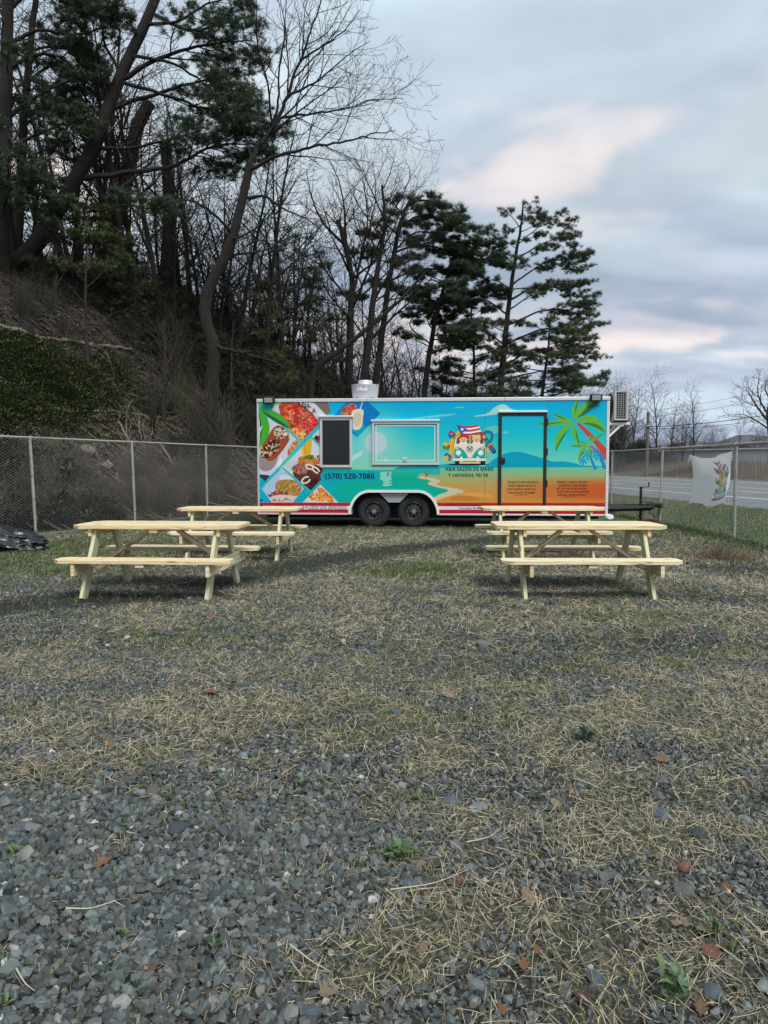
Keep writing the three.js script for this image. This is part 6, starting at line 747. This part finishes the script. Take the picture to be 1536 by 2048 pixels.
// ---------- gravel, straw, grass and litter on the lot ----------
{
  const r = rng(501), e = new THREE.Euler(), q = new THREE.Quaternion();
  const stoneGeo = (seed) => { const g = new THREE.IcosahedronGeometry(1, 2), p = g.attributes.position, v = V(0, 0, 0), r2 = rng(seed), sh = 0.62 + 0.35 * r2(), st = 0.85 + 0.6 * r2(), cuts = [...Array(13)].map(() => [V(r2() - 0.5, r2() - 0.5, r2() - 0.5).normalize(), 0.42 + 0.32 * r2()]); for (let k = 0; k < p.count; k++) { v.fromBufferAttribute(p, k); for (const [n, d] of cuts) { const q = v.dot(n); if (q > d) v.addScaledVector(n, d - q); } p.setXYZ(k, v.x * st, v.y * sh, v.z); } g.computeVertexNormals(); p.needsUpdate = true; return toCreasedNormals(g, 0.3).scale(1.25, 1.25, 1.25); };
  const inView = (D0, D1) => { const D = Math.sqrt(lerp(D0 * D0, D1 * D1, r())), x = (r() * 2 - 1) * (0.54 * D + 1.7); return [x, -D]; };
  const KINDS = 5, stones = [...Array(KINDS)].map(() => []);
  for (const [D0, D1, n, s0, s1] of [[1.25, 3, 56000, 0.004, 0.0135], [3, 5.5, 88000, 0.0045, 0.014], [5.5, 9.5, 86000, 0.006, 0.017], [9.5, 15.5, 35000, 0.009, 0.021]]) for (let k = 0; k < n; k++) {
    const [x, z] = inView(D0, D1); if (x < LOT.x0 || x > LOT.x1) continue; const [s, g, m] = mask(x, z), big = noise(x * 0.9, z * 0.9, 4), w = clamp(1.05 - 0.95 * s - 0.8 * g - 0.85 * m + 0.35 * big, 0.06, 1); if (r() > w) continue;
    const left = sstep(0.6, -0.6, x) * sstep(4.2, 2.6, -z), sz = lerp(s0, s1, Math.pow(r(), 2)) * (0.95 + 0.55 * left) * (r() < 0.012 ? 1.7 : 1), c = (0.42 + 1.6 * r() * r() + 0.3 * r()) * (1 - 0.6 * m), t = r(); e.set((r() - 0.5) * 1.6, r() * 6.283, (r() - 0.5) * 1.6);
    stones[k % KINDS].push({ m: new THREE.Matrix4().compose(V(x, gh(x, z) + sz * (0.1 + 0.55 * r()), z), q.setFromEuler(e).clone(), V(sz, sz, sz)), c: t < 0.62 ? [0.076 * c, 0.09 * c, 0.09 * c] : t < 0.84 ? [0.094 * c, 0.098 * c, 0.093 * c] : t < 0.975 ? [0.09 * c, 0.084 * c, 0.07 * c] : [0.26 * c, 0.26 * c, 0.24 * c] });
  }
  const SM = std({ roughness: 0.55 });
  stones.forEach((l, k) => tag(instanced('gravel', stoneGeo(520 + k), SM, l), ['blue grey crushed gravel stones spread over the lot', 'flatter chips among the crushed gravel of the lot', 'rounder stones among the crushed gravel of the lot', 'longer splinters among the crushed gravel of the lot', 'blocky pieces among the crushed gravel of the lot'][k], 'gravel'));
  // straw: curved dead stems lying on the ground
  const strawGeo = (seed) => { const r2 = rng(seed), b = new MB(), n = 4, w = 0.007, bend = (r2() - 0.3) * 0.5, side = (r2() - 0.5) * 0.5; let pa = null, pb = null; for (let k = 0; k <= n; k++) { const t = k / n, x = t - 0.5, y = 0.02 + bend * 0.35 * Math.sin(t * 3.1) * 0.35, z = side * (t - 0.5) ** 2, ww = w * (k === n ? 0.25 : 1); const A = V(x, y, z + ww), B = V(x, y + ww * 0.7, z - ww); if (pa) { b.tri(pa, A, B); b.tri(pa, B, pb); } pa = A; pb = B; } return b.geo(); };
  const straws = [[], [], []];
  for (const [D0, D1, n, l0, l1, th] of [[1.25, 3, 38000, 0.015, 0.1, 0.6], [3, 5.5, 58000, 0.025, 0.115, 0.85], [5.5, 9.5, 62000, 0.04, 0.15, 1.3], [9.5, 16, 58000, 0.05, 0.17, 1.9]]) for (let k = 0; k < n; k++) {
    const [x, z] = inView(D0, D1); if (x < LOT.x0 || x > LOT.x1) continue; const [s, g, m] = mask(x, z), w = clamp(0.24 + s * 1.1 - 0.95 * m - 0.12 * sstep(0.2, -1, x) * sstep(4, 2.6, -z)); if (r() > w) continue; const L = lerp(l0, l1, Math.pow(r(), 1.8)) * (r() < 0.03 ? 1.7 : 1), c = 0.5 + 0.85 * r(), t = r(), up = r() < 0.12 ? 0.9 : 0.28; e.set(r() * 0.8, r() * 6.283, (r() - 0.3) * up);
    straws[k % 3].push({ m: new THREE.Matrix4().compose(V(x, gh(x, z) + 0.006 + 0.025 * r() * s, z), q.setFromEuler(e).clone(), V(L, L * 0.8, 0.1 * th + 0.03)), c: t < 0.4 ? [0.54 * c, 0.455 * c, 0.3 * c] : t < 0.8 ? [0.24 * c, 0.205 * c, 0.14 * c] : t < 0.92 ? [0.13 * c, 0.1 * c, 0.065 * c] : [0.15 * c, 0.16 * c, 0.085 * c] });
  }
  const GM = std({ roughness: 0.9, side: THREE.DoubleSide });
  straws.forEach((l, k) => tag(instanced('straw', strawGeo(540 + k), GM, l), ['pale dead grass stems lying over the gravel', 'matted straw in the dry patches of the lot', 'bleached curled stems strewn between the stones'][k], 'dead grass'));
  // living grass
  const gb = new MB(); for (let k = 0; k < 6; k++) { const a = k * 1.05 + r(), o = V((r() - 0.5) * 0.3, 0, (r() - 0.5) * 0.3), s = V(Math.sin(a), 0, -Math.cos(a)).multiplyScalar(0.035), m1 = o.clone().add(V(Math.cos(a) * 0.2, 0.6, Math.sin(a) * 0.2)), t1 = o.clone().add(V(Math.cos(a) * 0.55, 0.9 + 0.3 * r(), Math.sin(a) * 0.55)); gb.tri(o.clone().add(s), o.clone().sub(s), m1.clone().sub(s)); gb.tri(o.clone().add(s), m1.clone().sub(s), m1.clone().add(s)); gb.tri(m1.clone().add(s), m1.clone().sub(s), t1); }
  const grass = [];
  for (const [D0, D1, n, h] of [[1.25, 3.5, 13000, 0.024], [3.5, 7, 50000, 0.028], [7, 16.5, 100000, 0.04]]) for (let k = 0; k < n; k++) { const [x, z] = inView(D0, D1); if (x < LOT.x0 || x > LOT.x1) continue; const [s, g, m] = mask(x, z); if (r() > g * 0.85 + 0.02) continue; const H = h * (0.5 + 0.9 * r()) * (1 + 0.5 * g), c = 0.6 + 0.8 * r(); e.set(0, r() * 6.283, 0); grass.push({ m: new THREE.Matrix4().compose(V(x, gh(x, z), z), q.setFromEuler(e).clone(), V(H * 1.3, H, H * 1.3)), c: r() < 0.7 ? [0.085 * c, 0.13 * c, 0.045 * c] : [0.19 * c, 0.185 * c, 0.09 * c] }); }
  tag(instanced('grass', gb.geo(), GM, grass), 'short green grass growing in patches on the gravel lot', 'grass');
  const lawn = []; for (let k = 0; k < 52000; k++) { const s = 7 + 34 * Math.pow(r(), 1.2), l = 6.0 + 5.7 * r(); const p = rd(l, s, 0); p.y = l < 8.6 ? lerp(-0.02, 0.03, (l - 5.9) / 2.7) : lerp(0.03, ROADY - 0.02, (l - 8.6) / 3.15); if (p.x < 6.3) continue; const H = 0.05 * (0.6 + 0.9 * r()) * (p.z > -14 ? 1.2 : 1.4), c = 0.6 + 0.8 * r(); e.set(0, r() * 6.283, 0); const dry = noise(p.x * 0.5, p.z * 0.3, 3) + 0.5 * noise(p.x * 2, p.z * 1.3, 8) > 0.12; lawn.push({ m: new THREE.Matrix4().compose(p, q.setFromEuler(e).clone(), V(H * 1.6, H, H * 1.6)), c: r() < (dry ? 0.35 : 0.85) ? [0.1 * c, 0.16 * c, 0.055 * c] : [0.24 * c, 0.185 * c, 0.1 * c] }); }
  tag(instanced('verge_grass', gb.geo(), GM, lawn), 'longer green grass of the verge between fence and road', 'grass');
  // single dead leaves
  const leafGeo = (seed, curl) => { const r2 = rng(seed), s = new THREE.Shape(), n = 9, pts = []; for (let k = 0; k <= n; k++) { const t = k / n, w = Math.sin(Math.min(1, t * 1.08) * 3.1) * 0.36 * (0.7 + 0.6 * t); pts.push([(t - 0.5), w * (k % 2 ? 1.25 : 0.55) * (0.8 + 0.4 * r2())]); } s.moveTo(-0.5, 0.015); for (const [a, b] of pts) s.lineTo(a, b + 0.012); s.lineTo(0.56, 0); for (const [a, b] of pts.reverse()) s.lineTo(a + 0.02 * (r2() - 0.5), -b * (0.8 + 0.4 * r2()) - 0.012); s.lineTo(-0.72, -0.012); s.lineTo(-0.72, 0.012); s.closePath(); const g = new THREE.ShapeGeometry(s).rotateX(-Math.PI / 2), p = g.attributes.position; for (let k = 0; k < p.count; k++) { const x = p.getX(k), z = p.getZ(k); p.setY(k, curl * (z * z * 1.6 + x * x * 0.5) + 0.05 * Math.sin(x * 9 + z * 7)); } g.computeVertexNormals(); return g; };
  const LG = [leafGeo(1, 0.8), leafGeo(2, -0.7), leafGeo(3, 1.3), leafGeo(4, 0.4)];
  const LM = [[0.36, 0.19, 0.1], [0.3, 0.12, 0.07], [0.42, 0.3, 0.19], [0.12, 0.055, 0.035], [0.4, 0.16, 0.07]].map((c) => phys({ color: rgb(...c), roughness: 0.8, side: THREE.DoubleSide, bumpMap: pebbleBump, bumpScale: 0.004, transmission: 0.1, thickness: 0 }));
  for (const [px, py, wpx, c, label] of [
    [206, 1732, 34, 0, 'tan oak leaf lying on bare gravel at the lower left'], [395, 1287, 17, 0, 'small tan leaf on the gravel in front of the left table'], [423, 1239, 16, 1, 'small reddish leaf nearest the left table'], [424, 1392, 32, 1, 'brown curled leaf on the straw patch left of centre'], [896, 1394, 30, 2, 'pale dead leaf left of a small straw tuft in mid-lot'], [48, 1548, 24, 2, 'pale crumpled leaf at the left edge beside another'], [73, 1534, 24, 0, 'tan leaf at the left edge, right one of a pair'], [216, 1490, 20, 0, 'tan leaf on the yellow straw patch at left'], [186, 1527, 18, 0, 'small orange tan leaf in front of the yellow straw patch'], [1062, 1803, 44, 2, 'large pale brown leaf standing on edge right of the lower centre'], [1048, 1938, 32, 4, 'bright orange leaf near the bottom, right of centre'], [1075, 1902, 24, 0, 'pinkish tan leaf just behind the bright orange one'],
    [1362, 1860, 30, 2, 'tan leaf left of the big weed at the lower right'], [1408, 1872, 32, 2, 'folded pale leaf leaning against the big weed'], [1421, 1918, 40, 1, 'dark red leaf in front of the big weed'], [1166, 2008, 38, 3, 'dark brown leaf at the bottom edge'], [656, 1996, 46, 2, 'star-shaped tan leaf at the bottom, left of centre'], [1003, 2024, 22, 4, 'orange leaf at the very bottom, below the bright orange one'], [1145, 1586, 16, 0, 'small tan leaf by the flat stones right of centre'], [1112, 1616, 26, 2, 'pale twisted leaf below the small tan one'], [854, 1797, 18, 0, 'small orange leaf left of the large pale brown one'], [920, 1768, 22, 1, 'thin rust brown leaf upright in the grass at lower centre'], [1322, 1524, 26, 0, 'pinkish leaf on the gravel at right'], [904, 1490, 14, 4, 'tiny orange leaf right of centre in mid-lot'], [1130, 1412, 14, 1, 'tiny red leaf left of the right straw patch'], [305, 1946, 22, 1, 'faded red leaf in the gravel at the bottom left'], [1452, 1783, 24, 1, 'brown leaf at the right edge behind the big weed'], [546, 1724, 18, 0, 'small tan leaf in the middle of the gravel'], [840, 1735, 24, 2, 'pale curled leaf beside a green tuft left of lower centre'], [1400, 2028, 26, 0, 'tan leaf at the bottom right edge'], [845, 1900, 28, 2, 'pale shredded leaf in the yellow grass at the bottom centre']]) {
    const p = onGround(px, py), D = Math.hypot(p.x, p.y - EYE, p.z), s = wpx * D / F / 0.95, m = mesh('dead_leaf', LG[(px + py) % 4], LM[c]); p.y = gh(p.x, p.z) + 0.014; m.position.copy(p); m.scale.setScalar(s); m.rotation.set((r() - 0.5) * 0.7 + 0.25, r() * 6.283, (r() - 0.5) * 0.7); tag(m, label, 'leaf', 'dead leaves on the gravel');
  }
  // crumbs of leaves
  { const cg = new MB(); cg.tri(V(-0.5, 0, 0), V(0.05, 0.08, 0.4), V(0.5, 0.02, 0.05)); cg.tri(V(-0.5, 0, 0), V(0.5, 0.02, 0.05), V(0.1, 0.1, -0.35)); const l = []; for (let k = 0; k < 2600; k++) { const [x, z] = k % 3 ? inView(3.2, 12) : inView(1.25, 3.2); if (x < LOT.x0 || x > LOT.x1) continue; const [s] = mask(x, z); if (r() > 0.35 + s) continue; const L = 0.006 + 0.018 * r() * r() + (z < -5 ? 0.01 : 0), c = 0.6 + 0.8 * r(), t = r(); e.set((r() - 0.5) * 1.2, r() * 6.283, (r() - 0.5) * 1.2); l.push({ m: new THREE.Matrix4().compose(V(x, gh(x, z) + 0.016, z), q.setFromEuler(e).clone(), V(L, L, L)), c: t < 0.5 ? [0.17 * c, 0.105 * c, 0.065 * c] : t < 0.8 ? [0.25 * c, 0.19 * c, 0.13 * c] : [0.13 * c, 0.07 * c, 0.045 * c] }); } tag(instanced('leaf_crumbs', cg.geo(), GM, l), 'torn brown scraps of dead leaves among the gravel and straw', 'leaf litter'); }
  // single larger stones
  const bigStone = (seed, fl) => { const g = new THREE.IcosahedronGeometry(1, 2), p = g.attributes.position, v = V(0, 0, 0), r2 = rng(seed), cuts = [...Array(9)].map(() => [V(r2() - 0.5, r2() - 0.4, r2() - 0.5).normalize(), 0.62 + 0.25 * r2()]); for (let k = 0; k < p.count; k++) { v.fromBufferAttribute(p, k); for (const [n, d] of cuts) { const a = v.dot(n); if (a > d) v.addScaledVector(n, d - a); } p.setXYZ(k, v.x * 0.62, v.y * fl, v.z * 0.45); } g.computeVertexNormals(); return toCreasedNormals(g, 0.4); };
  const SMAT = { b: [0.13, 0.16, 0.19], g: [0.16, 0.17, 0.16], p: [0.26, 0.28, 0.3], d: [0.07, 0.08, 0.095], r: [0.36, 0.15, 0.1], w: [0.4, 0.36, 0.3] };
  for (const [px, py, w, c, label] of [[790, 1430, 26, 'b', 'blue grey stone in mid-lot, nearest the picture centre'], [900, 1608, 36, 'b', 'blue grey flat stone, left of a pair right of centre'], [957, 1620, 38, 'p', 'pale flat stone, right of a pair right of centre'], [1323, 1634, 36, 'b', 'bluish stone by a pale stem at the right'], [1396, 1668, 34, 'd', 'dark stone behind the small red brick piece'], [824, 1773, 38, 'b', 'blue speckled stone on the left of a pale stem'], [1366, 1783, 44, 'g', 'greenish grey blocky stone at the lower right'], [1369, 1734, 24, 'r', 'small piece of red brick at the lower right'], [968, 1890, 26, 'b', 'upright bluish stone in the yellow grass'], [955, 1972, 32, 'p', 'pale blue flat stone near the bottom centre'], [1190, 1958, 34, 'b', 'pair-like long blue stone left of the dark brown leaf'], [1428, 1994, 38, 'b', 'flat blue stone near the big weed at the bottom right'], [1064, 2030, 18, 'w', 'small cream stone at the bottom edge'], [966, 1293, 34, 'g', 'long flat grey stone in front of the right table'], [968, 1251, 18, 'd', 'small dark stone behind the long flat one'], [67, 1658, 30, 'p', 'pale stone at the left edge of the gravel'], [313, 1602, 26, 'w', 'brownish stone beside the dry tuft at left'], [360, 1667, 44, 'd', 'long dark stone left of the straw tuft'], [620, 2036, 40, 'b', 'big blue stone cut by the bottom edge'], [1218, 1752, 26, 'g', 'grey tilted slab at the lower right of centre'], [1490, 1640, 22, 'p', 'pale pebble near the right edge']]) {
    const p = onGround(px, py), D = Math.hypot(p.x, p.y - EYE, p.z), s = w * D / F / 1.1, m = mesh('stone', bigStone(px * 3 + py, 0.3 + 0.2 * r()), std({ color: rgb(...SMAT[c]), roughness: 0.8, bumpMap: pebbleBump, bumpScale: 0.003 })); p.y = gh(p.x, p.z) + s * 0.14; m.position.copy(p); m.scale.setScalar(s); m.rotation.set((r() - 0.5) * 0.4, r() * 6.283, (r() - 0.5) * 0.4); tag(m, label, 'stone', 'larger stones on the lot');
  }
  // single stems
  for (const [x0, y0, x1, y1, w, label] of [[132, 1828, 232, 1810, 0.0034, 'bleached forked stem on the gravel at the lower left'], [430, 2046, 481, 1944, 0.0025, 'brown stem standing out at the bottom left of centre'], [580, 1906, 662, 1960, 0.003, 'grey stem pointing at the star-shaped leaf'], [1140, 1626, 1170, 1725, 0.0022, 'straight pale stem right of the pale flat stone'], [933, 1696, 1003, 1668, 0.003, 'curved pale stem left of the straight one'], [1328, 1888, 1468, 1946, 0.003, 'long brown stem under the big weed'], [30, 1948, 70, 1998, 0.003, 'short pale stem in the lower left corner'], [780, 1792, 935, 1752, 0.003, 'yellowish long stem by the blue speckled stone'], [1488, 1850, 1522, 1900, 0.003, 'forked white twig at the right edge'], [240, 1800, 296, 1722, 0.0025, 'brown stem crossing the gravel right of the oak leaf']]) {
    const a = onGround(x0, y0), b = onGround(x1, y1), m = a.clone().lerp(b, 0.5).add(V(0.012, 0, 0.02)), mb = new MB(); [a, b, m].forEach((p) => { p.y = gh(p.x, p.z) + 0.022; }); const c = spline([a, m, b], 10); mb.tube(c, c.map((_, k) => w * (0.9 - 0.06 * k)), 5); if (label.includes('forked')) { const o = c[6]; mb.tube([o, o.clone().add(V(0.05, 0.012, -0.012)), o.clone().add(V(0.09, 0.004, 0.006))], [w * 0.7, w * 0.5, w * 0.3], 4); } tag(mesh('twig', local(mb.geo(), a), std({ color: rgb(...(label.includes('brown') ? [0.2, 0.15, 0.1] : [0.5, 0.45, 0.35])), roughness: 0.9 })), label, 'twig', 'loose stems on the lot').position.copy(a);
  }
  // weeds
  const wl = (l, w, up) => { const b = new MB(), n = 4; let pa = null, pb = null; for (let k = 0; k <= n; k++) { const t = k / n, ww = w * Math.sin(0.35 + t * 2.75), x = l * t, y = up * Math.sin(t * 2.2) * l; const A = V(x, y + ww * 0.25, ww), B = V(x, y + ww * 0.25, -ww), C = V(x, y, 0); if (pa) { b.tri(pa[0], A, C); b.tri(pa[0], C, pa[2]); b.tri(pa[2], C, B); b.tri(pa[2], B, pa[1]); } pa = [A, B, C]; } return b.geo(); };
  const WL = [wl(1, 0.14, 0.5), wl(1, 0.1, 0.8), wl(1, 0.18, 0.3)];
  const wm = [[0.09, 0.15, 0.055], [0.125, 0.19, 0.07], [0.085, 0.14, 0.09]].map((c) => phys({ color: rgb(...c), roughness: 0.6, side: THREE.DoubleSide, transmission: 0.15, thickness: 0 }));
  for (const [px, py, rpx, n, c, label] of [[1352, 2004, 58, 26, 1, 'biggest leafy green weed at the bottom right corner'], [1432, 1876, 34, 18, 0, 'dark green weed beside two folded leaves at lower right'], [1170, 1484, 38, 26, 2, 'bluish green clover-like clump right of centre'], [642, 1586, 20, 12, 1, 'bright green weed standing alone left of centre, front of a pair'], [607, 1574, 26, 16, 1, 'bright green weed, rear one of a pair left of centre'], [832, 1610, 26, 16, 0, 'green weed behind a red leaf near the picture centre'], [796, 1722, 40, 26, 0, 'spreading grey green weed below centre'], [32, 1712, 26, 14, 0, 'green weed at the left edge of the gravel'], [247, 1878, 26, 14, 1, 'grassy green sprout in the gravel at lower left'], [440, 1640, 14, 9, 1, 'little yellow green sprout, right one of two in the gravel'], [392, 1621, 20, 12, 2, 'little blue green sprout, left one of two in the gravel'], [240, 1776, 22, 12, 1, 'low green sprout behind the bleached stem'], [432, 1906, 24, 14, 0, 'dull green sprout at the lower left of centre'], [1012, 1608, 16, 8, 1, 'tiny bright sprout beside the pale flat stone'], [8, 2016, 24, 12, 1, 'green sprout cut by the left edge near the bottom'], [520, 1685, 18, 9, 0, 'small sprout between gravel stones, middle left']]) {
    const p = onGround(px, py), D = Math.hypot(p.x, p.y - EYE, p.z), R = rpx * D / F, t = thing('weed', label, 'weed', V(p.x, gh(p.x, p.z), p.z), 0, 'green weeds in the gravel');
    for (let k = 0; k < n; k++) { const m = mesh('leaf', WL[Math.floor(r() * 3)], wm[r() < 0.75 ? c : (c + 1) % 3], t), s = R * (0.35 + 0.5 * r()); m.scale.setScalar(s); m.rotation.set((r() - 0.5) * 0.5, k * 2.4 + r(), 0.1 + 0.75 * r() * r()); m.position.set((r() - 0.5) * R * 0.5, 0.004 + 0.3 * R * r(), (r() - 0.5) * R * 0.5); }
  }
  // dry clump
  { const p = onGround(1442, 1118), t = thing('dry_weed_clump', 'low brown clump of dead weeds on the bare ground right of the tables', 'dead weeds', p), b = new MB(); for (let k = 0; k < 420; k++) { const a = r() * 6.283, d = r() * 0.5, o = V(Math.cos(a) * d, 0, Math.sin(a) * d * 0.8), v = V((r() - 0.5) * 0.4, 0.04 + 0.24 * r() * (1 - d), (r() - 0.5) * 0.4); b.tube([o, o.clone().addScaledVector(v, 0.5).add(rnd3(r, 0.05)), o.clone().add(v)], [0.004, 0.0035, 0.002], 3); } mesh('stems', b.geo(), std({ color: rgb(0.2, 0.15, 0.1), roughness: 1 }), t).userData.kind = 'stuff'; }
}
camera.updateMatrixWorld(true);
renderer.render(scene, camera);
